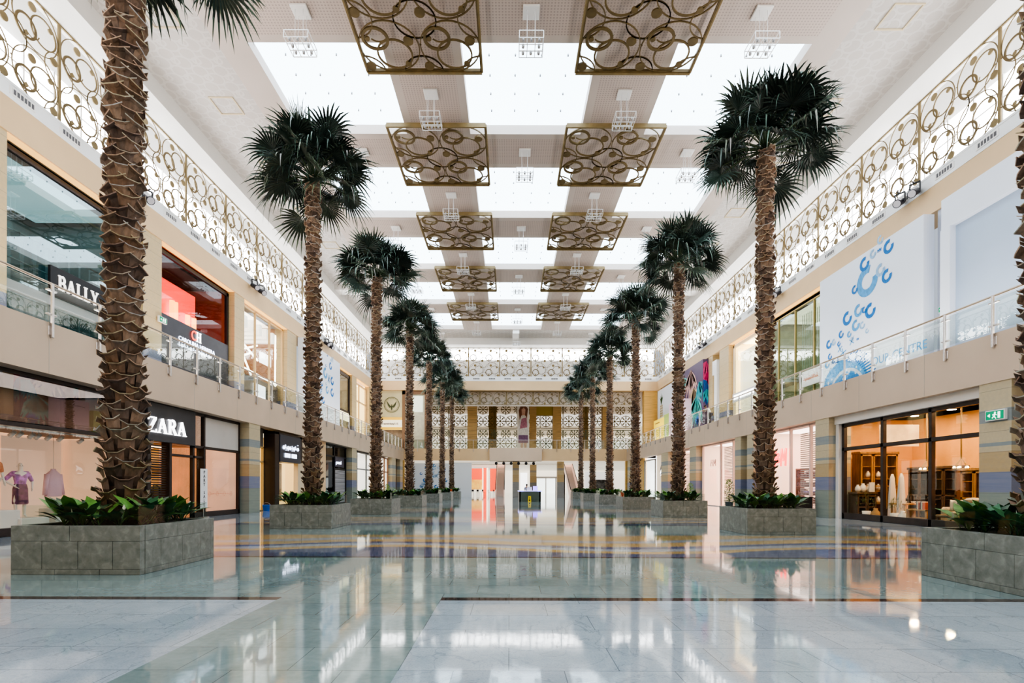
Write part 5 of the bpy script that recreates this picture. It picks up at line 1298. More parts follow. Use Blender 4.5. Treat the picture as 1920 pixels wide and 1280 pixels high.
def trunk_mb(seed, H=12.7):
    r = random.Random(seed); q = MB(); prof=[]
    rad = lambda z: .185 + .085*math.exp(-z/2.6) - .003*z
    prof=[(rad(z)*.96, z) for z in [H*i/16 for i in range(17)]]+[(.0,H+.1)]
    q.lathe(prof,(0,0,0),14,col=(.10,.06,.04))
    z=.0; row=0
    while z < H-.2:
        nb = 6
        for i in range(nb):
            a = 2*PI*(i+(row%2)*.5+row*.06)/nb + r.uniform(-.09,.09); R0=rad(z); z0=z+r.uniform(-.04,.04)
            w = .185+.05*r.random(); hh=.31+.08*r.random(); out=.06+.07*r.random(); sk=r.uniform(-.25,.25)
            c0 = r.choice([(.17,.115,.085),(.12,.085,.065),(.24,.17,.125),(.085,.06,.05),(.20,.145,.11),(.15,.11,.09),(.13,.09,.065),(.17,.11,.075)])
            vs=[]
            for (v,ro,wf,zf) in ((0,-.01,.8,0),(.45,.035,1.0,.5),(.85,out*.8,.95,.9),(1.0,out*1.25,1.08,1.0),(1.03,out*1.32,1.06,1.04)):
                for u in (-1,-.4,.4,1):
                    edge = abs(u)==1
                    rr = R0+ro*(1.1 if not edge else .85)+ (.045*v if edge and v>.9 else 0)
                    ang = a + u*w*wf*.5/R0 + sk*v*.25
                    zz = z0+hh*zf + ((.06 if edge else -.02)*(v if v>.8 else 0))
                    vs.append((rr*math.cos(ang), rr*math.sin(ang), zz))
            o=len(q.v); q.v+=vs
            for j in range(4):
                for k in range(3):
                    q.f.append((o+j*4+k,o+j*4+k+1,o+(j+1)*4+k+1,o+(j+1)*4+k)); q.mi.append(0); q.sm.append(False)
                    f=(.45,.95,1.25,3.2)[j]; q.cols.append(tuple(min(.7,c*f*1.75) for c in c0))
        z += .195; row += 1
    return q
def crown_mb(seed, H=12.7):
    r = random.Random(seed); q = MB(); nf=56
    for f in range(nf):
        t=f/(nf-1); az=f*2.39996+r.uniform(-.2,.2)
        el=math.radians(84-98*t**.85+r.uniform(-13,13))
        pl_=(1.0+.35*math.sin(min(1,t*1.4)*PI/2))*r.uniform(.72,1.18); Lf=r.uniform(.95,1.3)*(1.10 if t<.25 else 1.0)
        d=Vector((math.cos(el)*math.cos(az),math.cos(el)*math.sin(az),math.sin(el)))
        s=Vector((-math.sin(az),math.cos(az),0)); n_=s.cross(d)*-1
        if n_.z<0 and el<1.2: n_=-n_
        base=Vector((.1*math.cos(az),.1*math.sin(az),H-.02+.25*(1-t)))
        sag=.12*t
        p_end=base+d*pl_+Vector((0,0,-sag))
        mid=base+d*pl_*.5+Vector((0,0,sag*.6))
        cp=(.05,.09,.035)
        q.cyl(tuple(base),tuple(mid),.028,.02,5,caps=False,col=cp); q.cyl(tuple(mid),tuple(p_end),.02,.014,5,caps=False,col=cp)
        pitch=math.radians(r.uniform(-12,16)+8*t)*(1 if el<1.2 else .2)
        dd=(d*math.cos(pitch)-n_*math.sin(pitch)).normalized(); nn=(n_*math.cos(pitch)+d*math.sin(pitch)).normalized()
        twist=r.uniform(-.9,.9); ss=(s*math.cos(twist)+nn*math.sin(twist)); nn=(nn*math.cos(twist)-s*math.sin(twist))
        nl=25; span=math.radians(r.uniform(118,140)); dt=2*span/nl
        shade=r.uniform(.7,1.3); hue=r.random()
        for i in range(nl):
            th=-span+dt*(i+.5); Ll=Lf*(.80+.24*math.cos(th*.7))*r.uniform(.92,1.08)
            dirv=dd*math.cos(th)+ss*math.sin(th)+nn*(.16*(1-math.cos(th)))
            pv=(-dd*math.sin(th)+ss*math.cos(th))
            dr=r.uniform(.12,.4)*(.4 if t<.3 else 1.0); bend=r.random()<.22
            pts=[]
            for (u,wf) in ((.03,.05),(.42,1.0),(.66,.62),(.86,.36),(1.0,.03)):
                w=.42*Ll*math.tan(dt/2)*1.04*wf
                c=p_end+dirv*(Ll*u)
                if u>.42: c=c+Vector((0,0,-dr*Ll*((u-.42)/.58)**2*(1.9 if bend else .8))); c=c-dirv*(Ll*.25*((u-.42)/.58)**2*(1.0 if bend else .25))
                fold=nn*(w*.55)
                pts += [c+pv*w-fold*.4, c+fold*.6, c-pv*w-fold*.4]
            o=len(q.v); q.v+=[tuple(p) for p in pts]
            g=r.uniform(.75,1.3)*shade
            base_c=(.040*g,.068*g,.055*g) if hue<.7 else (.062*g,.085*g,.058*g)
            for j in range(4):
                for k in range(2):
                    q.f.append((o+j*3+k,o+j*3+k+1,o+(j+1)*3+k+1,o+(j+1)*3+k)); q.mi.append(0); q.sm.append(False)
                    m_=1.0 if j<2 else (2.6 if not bend else 6.0); q.cols.append(tuple(min(.4,c*m_) for c in base_c))  # leaflet tips painted lighter as highlights, bent ones most
    return q
pm=[]
for sd in (3,8):
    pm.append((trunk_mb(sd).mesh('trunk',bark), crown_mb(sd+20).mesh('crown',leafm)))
palmsL=[(-7.23,9.7),(-7.25,19.05),(-7.18,27.9),(-7.2,37.3),(-7.2,46.3),(-7.2,55.4),(-7.2,64.6)]
palmsR=[(8.15,7.8),(8.52,17.25),(8.52,26.1),(8.5,34.9),(8.5,43.9),(8.5,52.9),(8.5,61.6)]
first=True; idx=0
def leafplant(seed, n=11, sc=1.0, fern=False):
    r=random.Random(seed); q=MB(); fl=MB()
    for i in range(n):
        a=2*PI*i/n+r.uniform(-.4,.4); ln=(.40+.2*r.random())*sc; w=(.075+.045*r.random())*sc; el=r.uniform(.7,1.45); tone=r.uniform(.6,1.5)
        d=Vector((math.cos(a),math.sin(a),0)); s=Vector((-math.sin(a),math.cos(a),0)); c=(.04*tone,.14*tone,.06*tone) if r.random()<.7 else (.15,.34,.07)
        prev=None; pts=[]
        for u,wf in ((0,.06),(.25,.15),(.5,.9),(.75,.8),(1,.03)):
            e=el-.45*u; p=d*(ln*u*math.cos(e*.8))+Vector((0,0,ln*1.1*u*math.sin(max(-.3,e))+.02)); pts+= [p+s*w*wf+Vector((0,0,.02*wf)), p, p-s*w*wf+Vector((0,0,.02*wf))]
        o=len(q.v); q.v+=[tuple(p) for p in pts]
        for j in range(4):
            for k in range(2): q.f.append((o+j*3+k,o+j*3+k+1,o+(j+1)*3+k+1,o+(j+1)*3+k)); q.mi.append(0); q.sm.append(True); q.cols.append(c)
    for i in range(1):
        a=r.random()*6.28; x,y=.2*math.cos(a)*sc,.2*math.sin(a)*sc; hh=(.20+.12*r.random())*sc
        fl.cyl((x*.3,y*.3,0),(x,y,hh),.006,n=4,mi=0); fl.add([(x,y,hh-.02),(x+.035,y+.02,hh+.05),(x+.02,y,hh+.11),(x-.035,y-.01,hh+.05)],[(0,1,2,3)],1)
    return q.mesh('leaves',plantm), fl.mesh('flowers',[M('stalk_green',(.12,.3,.1),.5),M('white_spathe',(.8,.82,.75),.5)])
lp_m=[leafplant(s) for s in (1,2,3)]
fern_m=leafplant(9,15,1.15)
for side,lst in (('left',palmsL),('right',palmsR)):
    for i,(x,y) in enumerate(lst):
        w=ORD[i]; rowt='%s row, %s from the front' % (side,w)
        if first: p=pl; p.location=(x,y,0); p['label']='square grey stone planter of the %s'%rowt; p['group']='square stone planters'; first=False
        else: p=dup(pl,None,(x,y,0),(0,0,0),'square grey stone planter of the %s'%rowt,'square stone planters')
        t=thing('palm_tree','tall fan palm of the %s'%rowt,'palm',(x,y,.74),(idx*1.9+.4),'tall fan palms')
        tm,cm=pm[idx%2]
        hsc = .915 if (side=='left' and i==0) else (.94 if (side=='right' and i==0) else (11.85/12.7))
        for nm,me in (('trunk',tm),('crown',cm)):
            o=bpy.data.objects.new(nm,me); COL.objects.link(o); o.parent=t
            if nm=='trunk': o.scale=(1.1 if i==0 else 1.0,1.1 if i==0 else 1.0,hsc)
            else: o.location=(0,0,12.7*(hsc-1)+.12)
        r=random.Random(idx*5+1); npl=18 if i<2 else 13
        for k in range(npl):
            a=2*PI*k/npl+r.uniform(-.1,.1); rr=r.uniform(.62,.72)/max(abs(math.cos(a)),abs(math.sin(a)))
            fernq = (k%4==0); me=fern_m if fernq else lp_m[k%3]
            g=thing('leafy_plant','broad-leaved plant in the stone planter of the %s'%rowt,'plant',(x+rr*math.cos(a),y+rr*math.sin(a),.765),r.random()*6,'green plants of the %s'%rowt)
            g.scale=(1,1,1) 
            for nm,mm in (('leaves',me[0]),('flowers',me[1])):
                o=bpy.data.objects.new(nm,mm); COL.objects.link(o); o.parent=g
        idx+=1
# potted shrubs at the right shop fronts
for (x,y,h_,lab) in ((14.7,34.6,2.0,'lit green potted shrub at the pink store behind the nearest full right planter'),(15.0,42.9,1.8,'small potted shrub beside the orange-lit column at the right'),(-13.9,59.0,1.7,'potted shrub near the far left stone column')):
    o=thing('potted_shrub',lab,'plant',(x,y,0))
    q=MB(); q.lathe([(0,0),(.2,0),(.26,.5),(.28,.5),(.25,.46),(0,.46)],(0,0,0),18); q.build('pot', M('grey_pot',(.2,.2,.2),.5), o, local=True)
    q=MB(); q.cyl((0,0,.45),(0,0,h_*.8),.025,n=6); q.build('stem', woodd, o, local=True)
    q=MB(); r=random.Random(int(x*7))
    for k in range(420):
        z=.55+(h_-.55)*r.random(); rad=.30*math.sin(PI*min(1,max(.05,(z-.35)/(h_-.2))))+.05; a=r.random()*6.28; rr=rad*r.random()**.5
        c=Vector((rr*math.cos(a),rr*math.sin(a),z)); u=Vector((r.uniform(-1,1),r.uniform(-1,1),r.uniform(-1,1))).normalized(); v=u.orthogonal().normalized(); s_=.06
        q.add([tuple(c-u*s_),tuple(c+v*s_*.4),tuple(c+u*s_),tuple(c-v*s_*.4)],[(0,1,2,3)],0,(.22*r.uniform(.6,1.3),.42*r.uniform(.6,1.2),.08))
    q.build('foliage', plantm, o, local=True)

# ================================================================= far end
ivory=M('ivory_far',(.78,.68,.56),.55,noise=(.4,.04)); farw=M('far_glow_white',(.6,.6,.6),.6,emit=((1,.98,.94),.55)); farc=M('far_glow_cream',(.86,.76,.6),.6,emit=((1,.9,.7),.35))  # far materials emit so the hall beyond looks brightly lit
mb = MB(); mb.box(L.X(WB),R.X(WB),YB,YB+6,ZS,ZF); struct(mb.build('trim_10', beige))
mb = MB(); mb.box(-2.6,4.25,YB-.6,YB,ZS-.1,ZF+.1,0,.02); tag(mb.build('balcony_box', beige2, origin=(.8,YB,ZS)),'projecting beige box in the middle of the far balcony','balcony box')
mb = MB(); mb.box(-1.6,3.4,YB-.45,YB-.35,ZS-.2,ZS-.14); tag(mb.build('light_bar', black, origin=(.8,YB-.4,ZS)),'thin dark bar under the projecting balcony box','bar')
ball=None
for i in range(6):
    loc=(-1.72+.975*i,YB-.5,ZS-.38); lab='black globe spotlight under the far balcony box, %s from the left'%ORD[i]
    if ball is None:
        ball=thing('globe_spotlight',lab,'spotlight',loc,0,'black globe spotlights'); q=MB(); q.sphere((0,0,0),.2,16,10); q.build('globe', black, ball, local=True); q=MB(); q.cyl((0,0,.15),(0,0,.3),.03,n=8); q.build('mount', black, ball, local=True)
    else: dup(ball,None,loc,(0,0,0),lab,'black globe spotlights')
o = thing('balcony_railing','glass balcony railing along the far bridge','railing',(0,YB,ZF))
mb = MB(); mb.cyl((L.X(WB),YB,7.55),(R.X(WB),YB,7.55),.035,n=8); mb.build('handrail', steel, o)
x=L.X(WB)
while x<R.X(WB)-.5:
    mb=MB(); mb.box(x-.03,x+.03,YB-.1,YB-.04,6.0,7.55); mb.build('post', steel, o)
    mb=MB(); mb.box(x+.05,x+1.77,YB-.06,YB-.05,6.45,7.45); mb.build('glass_pane', gl_rail, o); x+=1.83
# far upper hall : floor, backdrop, ceiling
mb=MB(); mb.quad((-22,YB+6,ZF),(24,YB+6,ZF),(24,90,ZF),(-22,90,ZF)); struct(mb.build('floor_upper_far', M('pale_floor',(.6,.58,.55),.2)))
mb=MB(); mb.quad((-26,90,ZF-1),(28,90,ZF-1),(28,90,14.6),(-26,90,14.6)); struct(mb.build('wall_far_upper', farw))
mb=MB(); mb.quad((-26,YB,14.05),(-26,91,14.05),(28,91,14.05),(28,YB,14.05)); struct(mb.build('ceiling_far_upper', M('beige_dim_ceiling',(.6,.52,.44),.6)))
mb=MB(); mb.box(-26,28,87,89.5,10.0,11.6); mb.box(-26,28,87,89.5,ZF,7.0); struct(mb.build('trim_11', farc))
for (x0,x1,y0,w) in ((-5.9,-4.6,72.5,'left'),(2.9,3.9,75,'middle left'),(6.3,7.5,75,'middle right'),(13.5,15.0,75,'right'),(-3.2,-2.0,80,'second left'),(11.0,12.2,80,'second right')):
    mb=MB(); mb.box(x0,x1,y0,y0+1.1,ZF,14.0); tag(mb.build('stone_column', M('far_sandstone',(.56,.38,.17),.5,noise=(2,.3,(.3,.3,8))), origin=((x0+x1)/2,y0+.5,ZF)),'golden sandstone pillar behind the far balcony, %s one'%w,'column')
mb=MB(); mb.box(2.9,7.5,75.2,76,11.8,14.0); tag(mb.build('pillar_lintel', M('olive_gold_lintel',(.45,.33,.06),.5), origin=(5,75,12)),'olive gold lintel joining the two middle far pillars','lintel')
# star screens
def star_cell(q, cx, cz, R0, w, th, n=8, rot=0.0):
    for i in range(n):
        a=rot+2*PI*i/n; c,s=math.cos(a),math.sin(a); px,pz=-s,c
        q.poly([(cx+c*R0*.12,cz+s*R0*.12),(cx+c*R0*.5+px*w,cz+s*R0*.5+pz*w),(cx+c*R0,cz+s*R0),(cx+c*R0*.5-px*w,cz+s*R0*.5-pz*w)],th)
    q.disc(cx,cz,R0*.16,th,10)
star=None
def star_thing(W,H,mat):
    o=thing('star_screen','x','screen panel',(0,0,0),0,'x'); q=MB()
    for (u,v,rr) in ((.25,.30,.46),(.75,.30,.46),(.5,.78,.40),(0.02,.78,.3),(.98,.78,.3)):
        star_cell(q,u*W,v*H,rr*W*.66,.085,.05)
    for (u,v,rr) in ((.25,.30,.24),(.75,.30,.24),(.5,.78,.2)): q.ring(u*W,v*H,rr*W,.085,.04,n=24)
    for i in range(len(q.v)):
        p=q.v[i]; q.v[i]=(min(max(p[0],0),W),p[1],min(max(p[2],0),H))
    q.build('star_tracery', mat, o, local=True)
    q=MB(); q.box(0,.06,-.05,.05,0,H).box(W-.06,W,-.05,.05,0,H).box(0,W,-.05,.05,0,.08).box(0,W,-.05,.05,H-.08,H); q.build('frame', mat, o, local=True)
    return o
s1=None; s2=None
for i in range(9):
    x=-12.6+3.45*i
    la='gold star-pattern screen in the upper row behind the far balcony, %s from the left'%ORD[i]; lb='pale green star-pattern screen in the lower row behind the far balcony, %s from the left'%ORD[i]
    if s1 is None:
        s1=star_thing(3.4,3.6,M('gold_star_metal',(.22,.16,.035),.5)); s1.location=(x,78,10.2); s1['label']=la; s1['group']='upper star screens'
        s2=star_thing(3.4,3.0,M('pale_green_star',(.24,.28,.17),.5)); s2.location=(x,78,7.0); s2['label']=lb; s2['group']='lower star screens'
    else: dup(s1,None,(x,78,10.2),(0,0,0),la,'upper star screens'); dup(s2,None,(x,78,7.0),(0,0,0),lb,'lower star screens')
# circle frieze
fz=panel_thing('frieze_screen','x','screen panel',3.5,1.75,2,1,MA,1.0,.03,(gold,goldl,goldl),'x')
for i in range(8):
    x=-10.9+3.5*i; la='gold circle frieze panel above the far balcony, %s from the left'%ORD[i]
    if i==0: fz.location=(x,YB+.3,12.22); fz['label']=la; fz['group']='circle frieze panels'
    else: dup(fz,None,(x,YB+.3,12.22),(0,0,0),la,'circle frieze panels')
mb=MB(); mb.quad((-11,YB+.8,12.1),(19.2,YB+.8,12.1),(19.2,YB+.8,14.1),(-11,YB+.8,14.1)); struct(mb.build('trim_12', M('frieze_back',(.72,.64,.57),.6)))
# poster of a standing woman
o=thing('banner','tall banner with long-haired figure in white top and purple skirt, far gallery','banner',(1.9,73.2,ZF))
q=MB(); q.box(1.1,2.75,73.1,73.2,ZF,13.1); q.build('board', M('pale_poster',(.8,.76,.72),.6), o)
q=MB(); H=lambda pts,c,y=73.08: q.poly(pts,.01,0,y,c)
H([(1.45,10.6),(2.35,10.4),(2.6,12.4),(2.2,12.95),(1.6,12.9),(1.3,12.2)],(.28,.12,.08))
H([(1.75,11.5),(2.15,11.5),(2.25,12.3),(2.0,12.6),(1.7,12.3)],(.75,.48,.38),73.06)
H([(1.3,8.6),(2.6,8.6),(2.7,10.6),(2.2,11.5),(1.7,11.5),(1.3,10.5)],(.88,.86,.85),73.07)
H([(1.45,9.6),(2.5,9.8),(2.4,11.2),(1.7,11.0)],(.55,.25,.35),73.055)
H([(1.25,7.6),(2.65,7.6),(2.6,8.7),(1.3,8.7)],(.28,.16,.30),73.065)
H([(1.6,6.8),(1.9,6.8),(1.95,7.6),(1.55,7.6)],(.8,.55,.45),73.05); H([(2.1,6.8),(2.4,6.8),(2.45,7.6),(2.05,7.6)],(.8,.55,.45),73.05)
q.build('printed_figure', printm, o)
# upper far-left corner wall : emblem, sign
mb=MB(); mb.box(L.X(WU),-14.1,YB+.05,YB+.5,10.4,14.0); struct(mb.build('wall_far_left', M('sage_panel',(.62,.58,.40),.5,noise=(1,.08))))
o=thing('emblem_sign','round line emblem with a spread-winged eagle on the pale green panel at the far left','sign',(-15.5,YB,12.1))
q=MB(); q.ring(-15.5,12.15,1.0,.05,.03,n=48,y=YB+.0); q.ring(-15.5,12.15,.86,.02,.03,n=48,y=YB+.0)
for s in (-1,1):
    q.poly([(-15.5,11.85),(-15.5+s*.18,12.0),(-15.5+s*.62,12.62),(-15.5+s*.52,12.1),(-15.5+s*.30,11.75)],.03,0,YB+.0)
    for k in range(4): q.bar(-15.5+s*(.25+.09*k),11.95+.1*k,-15.5+s*(.42+.07*k),12.15+.14*k,.03,.035,0,YB-.01)
q.poly([(-15.5-.12,12.0),(-15.5+.12,12.0),(-15.5+.1,11.6),(-15.5,11.4),(-15.5-.1,11.6)],.03,0,YB); q.disc(-15.5,12.1,.08,.04,12,0,YB)
for k in range(13): q.disc(-15.5+.72*math.cos(PI*k/12),12.15+.72*math.sin(PI*k/12),.02,.03,6,0,YB)
q.build('eagle_emblem', M('dark_green_print',(.10,.12,.06),.5), o)
o=thing('shop_sign','cream sign with flowing dark script between two gold bands at the far left','sign',(-15.5,YB,9.2))
q=MB(); q.box(-17.0,-14.1,YB-.02,YB+.1,9.2,10.15); q.build('board', M('cream_board',(.92,.88,.72),.5,emit=((1,.95,.75),.4)), o)
q=MB(); q.box(-17.1,-14.1,YB-.05,YB+.1,10.15,10.5).box(-17.1,-14.1,YB-.05,YB+.1,8.85,9.2); q.build('gold_bands', M('golden_band',(.75,.48,.08),.4,emit=((1,.65,.1),.3)), o)
q=MB().merge(squiggle(2.3,.36,41,.02,0,12), Matrix.Translation((-16.9,YB-.05,9.5))); q.build('script', M('dark_print',(.1,.05,.08),.6), o)
mb=MB(); mb.box(-17.8,-14.1,YB+.3,YB+.6,ZF,8.85); struct(mb.build('wall_far_left_entrance', M('dark_entrance',(.28,.22,.17),.5,noise=(1,.4))))
mb=MB(); mb.box(-14.1,-13.7,YB-.1,YB+.3,ZF,13.95).box(-14.1,-11.0,YB-.1,YB+.3,13.5,13.95).box(-11.15,-10.85,YB-.1,YB+.3,ZF,13.95); tag(mb.build('portal_frame', M('brown_portal',(.25,.15,.09),.4), origin=(-12.5,YB,ZF)),'tall brown portal frame beside the round eagle emblem','frame')
mb=MB(); mb.box(-13.7,-11.15,YB+.1,YB+.2,ZF,13.5); tag(mb.build('mesh_panel', M('mesh_grey_green',(.62,.62,.52),.4,noise=(3,.1)), origin=(-12.5,YB,ZF)),'pale grey-green mesh panel inside the tall brown portal frame','panel')
mb=MB(); mb.box(-12.9,-11.4,YB+.02,YB+.08,11.2,13.3); tag(mb.build('lit_window', M('lit_sage_window',(.8,.85,.72),.5,emit=((.9,1,.85),.45)), origin=(-12.1,YB,11)),'pale lit rectangle high on the mesh panel at the far left','window')
mb=MB(); mb.box(17.6,R.X(WU)+.3,YB-.3,YB+.6,ZF,14.0); tag(mb.build('stone_column', orange_st, origin=(18.4,YB,ZF)),'golden corner pillar at the right end of the far balcony','column')
# ground floor beyond
mb=MB(); mb.quad((-26,YB,ZS-.02),(-26,112,ZS-.02),(28,112,ZS-.02),(28,YB,ZS-.02)); struct(mb.build('ceiling_far_ground', M('ivory_glow_ceiling',(.78,.72,.64),.6,emit=((1,.90,.75),.5))))  # ceiling emission added to light the far ground floor
mb=MB(); mb.quad((-26,112,0),(28,112,0),(28,112,ZS),(-26,112,ZS)); struct(mb.build('wall_far_ground', M('far_ground_glow',(.85,.78,.68),.6,emit=((1,.93,.82),.6))))  # wall emission stands in for light on the end wall
mb=MB(); mb.box(-26,L.X(WB)+.1,YB,YB+.6,0,ZS).box(R.X(WB)-.1,28,YB,YB+.6,0,ZS); struct(mb.build('wall_far_sides', orange_st))
for z in (4.35,4.55):
    mb=MB(); mb.box(-5,7,YB+1,YB+1.1,z,z+.04); tag(mb.build('ceiling_slot', M('slot_dark',(.3,.26,.22),.5), origin=(1,YB+1,z)),'thin dark ceiling slot line under the far balcony','slot','dark slot lines under the far balcony')
# left hoarding with curls on the ground
o=thing('hoarding','white hoarding with blue curls under the far balcony, left of the red store','hoarding',(-12.8,YB+.6,0))
q=MB(); q.box(-12.8,-7.6,YB+.6,YB+.8,0,4.5).box(-7.6,-5.0,YB+.4,YB+.7,0,4.6); q.build('board', M('white_hoarding_2',(.80,.84,.90),.4), o)
q=MB(); mk=[(.35,.9,.3,bl1),(.55,.95,.25,bl2),(.8,.85,.32,bl1),(.3,.5,.3,bl1),(.85,.5,.28,bl1),(.6,.3,.3,bl1),(.1,.15,.35,bl2),(.2,.7,.2,bl1)]; pattern(q,5.0,4.3,.9,6,mk)
MB().merge(q, Matrix.Translation((-12.7,YB+.58,.1))).build('printed_pattern', printm, o)
# red store
o=thing('red_store_front','glowing red and orange store front beyond the far balcony','store front',(-4,88,0))
q=MB(); q.box(-6.8,-4.6,88,88.4,2.6,4.5); q.build('red_panels', M('glow_red',(.8,.1,.05),.5,emit=((1,.13,.06),1.0)), o)
q=MB(); q.box(-6.8,-4.6,88.1,88.4,.9,2.6); q.build('orange_panels', M('glow_orange',(.9,.5,.15),.5,noise=(1.2,.6),emit=((1,.5,.12),.7)), o)
q=MB(); q.box(-3.3,-2.0,88,88.4,.6,4.5).box(-4.4,-3.9,88,88.4,0,4.6); q.build('red_pillar', M('glow_red'), o)
q=MB(); q.box(-4.6,-4.45,87.8,88,0,4.6).box(-3.85,-3.6,87.8,88,0,4.6); q.build('lit_strips', E('warm_strip',(1,.85,.65),1.6), o)
for i in range(5):
    t=thing('cafe_chair','dark cafe chair before the glowing red store','chair',(-6.0+.9*i,84.5,0),.5*i,'dark cafe chairs at the far end')
    for nm,bx in (('seat',(-.2,.2,-.2,.2,.43,.47)),('backrest',(-.2,.2,.17,.2,.6,.9))): q=MB(); q.box(*bx,0,.01); q.build(nm, black, t, local=True)
    for a in (-.17,.17):
        for b in (-.17,.17): q=MB(); q.cyl((a,b,0),(a,b,.9 if b>0 else .45),.015,n=5); q.build('leg', black, t, local=True)
# pillars on the ground
for (x0,x1,y0,w) in ((.43,1.3,69.5,'left'),(6.45,7.35,69.5,'right'),(3.2,4.2,80,'inner')):
    mb=MB(); mb.box(x0,x1,y0,y0+1,0,ZS-.02); tag(mb.build('stone_column', stone_far, origin=((x0+x1)/2,y0+.5,0)),'banded golden stone pillar under the far balcony, %s one'%w,'column')
# escalators
def escalator(x0,x1,lab):
    o=thing('escalator',lab,'escalator',((x0+x1)/2,69,0)); cl_=M('rose_glow_cladding',(.80,.58,.48),.4,emit=((1,.72,.6),.25))  # cladding emission lifts the shaded side panels
    for xx in (x0,x1):
        q=MB(); q.add([(xx,68.8,0),(xx,70,0),(xx,78.5,ZS),(xx,77.0,ZS),(xx,68.8,1.0),(xx+.12,68.8,0),(xx+.12,70,0),(xx+.12,78.5,ZS),(xx+.12,77,ZS),(xx+.12,68.8,1.0)],[(0,1,2,3,4),(9,8,7,6,5),(0,5,6,1),(1,6,7,2),(3,8,9,4),(4,9,5,0)]); q.build('balustrade', cl_, o)
        q=MB(); q.cyl((xx+.06,68.7,1.05),(xx+.06,77,ZS),.05,n=6); q.build('handrail', black, o)
    q=MB()
    for k in range(22): q.box(x0+.12,x1,69.6+.38*k,70.0+.38*k,.2*k,.2*k+.2)
    q.build('steps', M('step_metal',(.55,.52,.5),.4), o)
    q=MB(); q.add([(x0+.12,70,.0),(x1,70,0),(x1,78.4,ZS-.1),(x0+.12,78.4,ZS-.1)],[(0,3,2,1)]); q.build('underside_cladding', cl_, o)
escalator(-1.9,-.75,'escalator with rose-coloured side panels left of the far stone pillars'); escalator(8.1,9.3,'escalator with rose-coloured side panels right of the far stone pillars')
# entrance doors
o=thing('entrance_doors','bright glass entrance doors with a silver canopy in the far middle','door',(7,106,0))
q=MB(); q.box(5.6,9.4,106,106.1,0,3.2); q.build('door_glow', E('daylight_pane',(.95,1,.95),1.5), o)
q=MB(); q.box(5.2,9.8,105.2,106,3.1,3.45).box(5.4,5.6,105.8,106,0,3.1).box(7.4,7.55,105.8,106,0,3.1).box(9.4,9.6,105.8,106,0,3.1); q.build('canopy_frame', steel, o)
q=MB(); q.box(4.6,5.2,105,106,0,4.6).box(9.7,11.2,104,106,0,4.6); q.build('side_pillars', M('dark_wood_frame'), o)
mb=MB(); mb.box(2.2,3.6,104,104.2,0,4.2); tag(mb.build('glowing_slab', E('white_panel',(1,1,1),1.6), origin=(3,104,.6)),'bright white panel left of the inner far pillar','panel')  # plain slab made bright by emission, no lamp
mb=MB(); mb.box(12.3,17.0,84,84.2,0,3.9); tag(mb.build('glowing_slab', farw, origin=(14,84,1)),'bright white shop opening right of the right escalator','panel')  # emissive slab stands in for a bright shop opening
mb=MB(); mb.box(13.0,16.5,83.6,83.8,0,2.6); tag(mb.build('dark_display', M('dark_display',(.12,.12,.13),.4,noise=(2,.8)), origin=(14,83.7,.3)),'dark display wall in the bright shop right of the right escalator','display')
# information desk
o=thing('information_desk','green-glass information desk with purple-lit counter in the far centre of the hall','desk',(2.0,51.5,0))
q=MB(); q.box(.95,3.05,50,50.15,0,.98).box(.95,1.1,50,53,0,.98).box(2.9,3.05,50,53,0,.98); q.build('glass_front', M('dark_green_glass',(.10,.14,.12),.1), o)
q=MB(); q.box(.85,3.2,49.9,50.6,.98,1.06,0,.02).box(.85,1.4,49.9,53.1,.98,1.06,0,.02).box(2.7,3.2,49.9,53.1,.98,1.06,0,.02); q.build('counter_top', M('lilac_glow',(.7,.72,.9),.3,emit=((.45,.42,1),.7)), o)
q=MB(); q.box(2.3,2.75,50.2,50.24,1.06,1.5); q.build('lit_screen', E('violet_screen',(.35,.25,1),1.8), o)
q=MB(); q.box(1.7,2.2,50.3,50.35,1.06,1.42); q.build('monitor', M('monitor_white',(.8,.8,.85),.3), o)
o=thing('warning_sign','small yellow floor sign before the information desk','sign',(1.95,49.75,0))
q=MB(); q.poly([(-.16,0),(.16,0),(.13,.55),(-.13,.55)],.03); q.build('board', M('yellow_plastic',(.85,.65,.03),.4), o, local=True)
q=MB(); q.poly([(-.07,.08),(.07,.08),(.06,.22),(-.06,.22)],.034); q.disc(0,.36,.05,.034,10); q.build('pictogram', black, o, local=True)
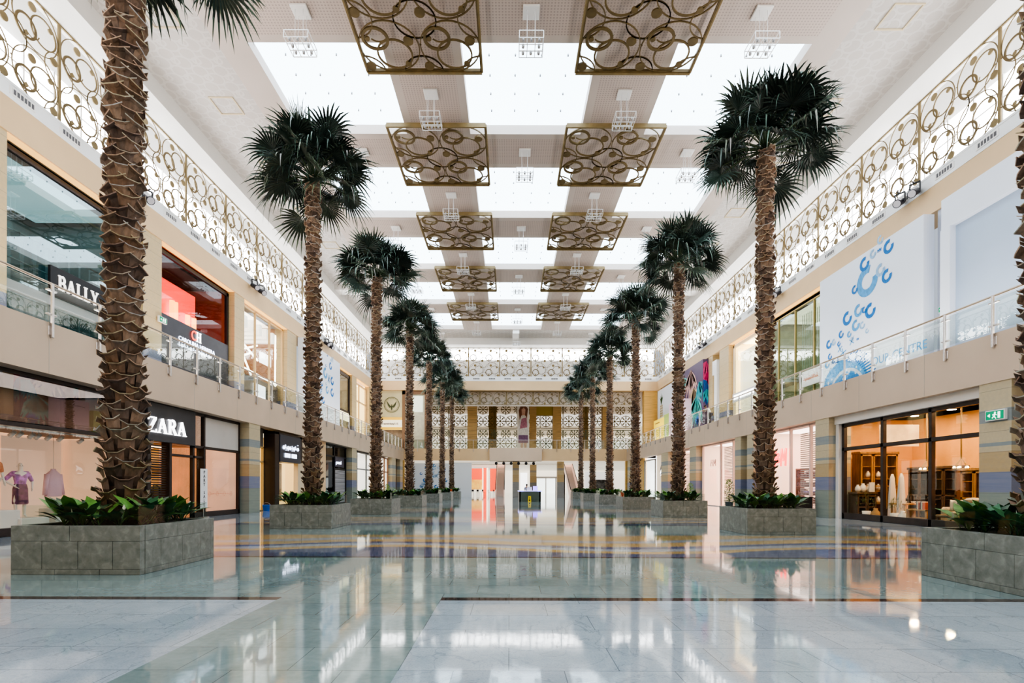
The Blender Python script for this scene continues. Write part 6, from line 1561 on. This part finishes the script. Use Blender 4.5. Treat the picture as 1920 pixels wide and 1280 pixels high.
o=thing('person','person in a grey shirt standing behind the information desk','person',(1.75,52.0,0),.2); figure(o, skinm, M('grey_shirt',(.4,.42,.48),.7), M('dark_trousers',(.05,.05,.06),.7), M('black_hair',(.02,.015,.012),.5), 'stand', 1.72)
o=thing('person','person in a white shirt leaning on the right balcony railing beside the mural','person',(R.X(WB+.58),41.2,ZF),-PI/2); figure(o, skinm, M('white_shirt',(.85,.85,.87),.7), M('dark_trousers'), M('black_hair'), 'lean', 1.72)

# ================================================================= lights, world, camera
for S in (L,R):
    a = bpy.data.lights.new('ceiling_fill_light','AREA'); a.shape='RECTANGLE'; a.size=2.4; a.size_y=70; a.energy=FILL; a.color=(1,.93,.86)  # area lamps added along the galleries, facing up, to brighten the ceiling
    ob = bpy.data.objects.new('ceiling_fill_light', a); COL.objects.link(ob); ob.location=(S.X(16.4), 30, 6.9); ob.rotation_euler=(0, PI-S.s*.35, 0)
w = bpy.data.worlds.new('World'); scene.world = w; w.use_nodes = True
w.node_tree.nodes['Background'].inputs[0].default_value = (.8,.88,1,1); w.node_tree.nodes['Background'].inputs[1].default_value = WORLD
cam = bpy.data.cameras.new('Camera'); co = bpy.data.objects.new('Camera', cam); COL.objects.link(co); scene.camera = co
cam.sensor_width = 36; cam.lens = F/1920*36; cam.shift_x = (960-U0)/1920; cam.shift_y = (V0-640)/1920
cam.clip_start=.05; cam.clip_end = 400
co.location = (0,0,HC); co.rotation_euler = (Matrix.Rotation(PI/2,4,'X') @ Matrix.Rotation(ROLL,4,'Z')).to_euler()
scene.view_settings.view_transform = VT; scene.view_settings.look = LOOK
scene.view_settings.exposure = EXPO; scene.view_settings.gamma = 1.0
scene.cycles.use_adaptive_sampling = True; scene.cycles.adaptive_threshold = .045; scene.cycles.max_bounces = 7; scene.cycles.diffuse_bounces = 4; scene.cycles.glossy_bounces = 4; scene.cycles.transparent_max_bounces = 24; scene.cycles.transmission_bounces = 4
scene.cycles.sample_clamp_indirect = 6; scene.cycles.use_denoising = True; scene.cycles.caustics_reflective = False; scene.cycles.caustics_refractive = False
for o in list(bpy.data.objects):
    if o.type == 'LIGHT': o.visible_camera = True
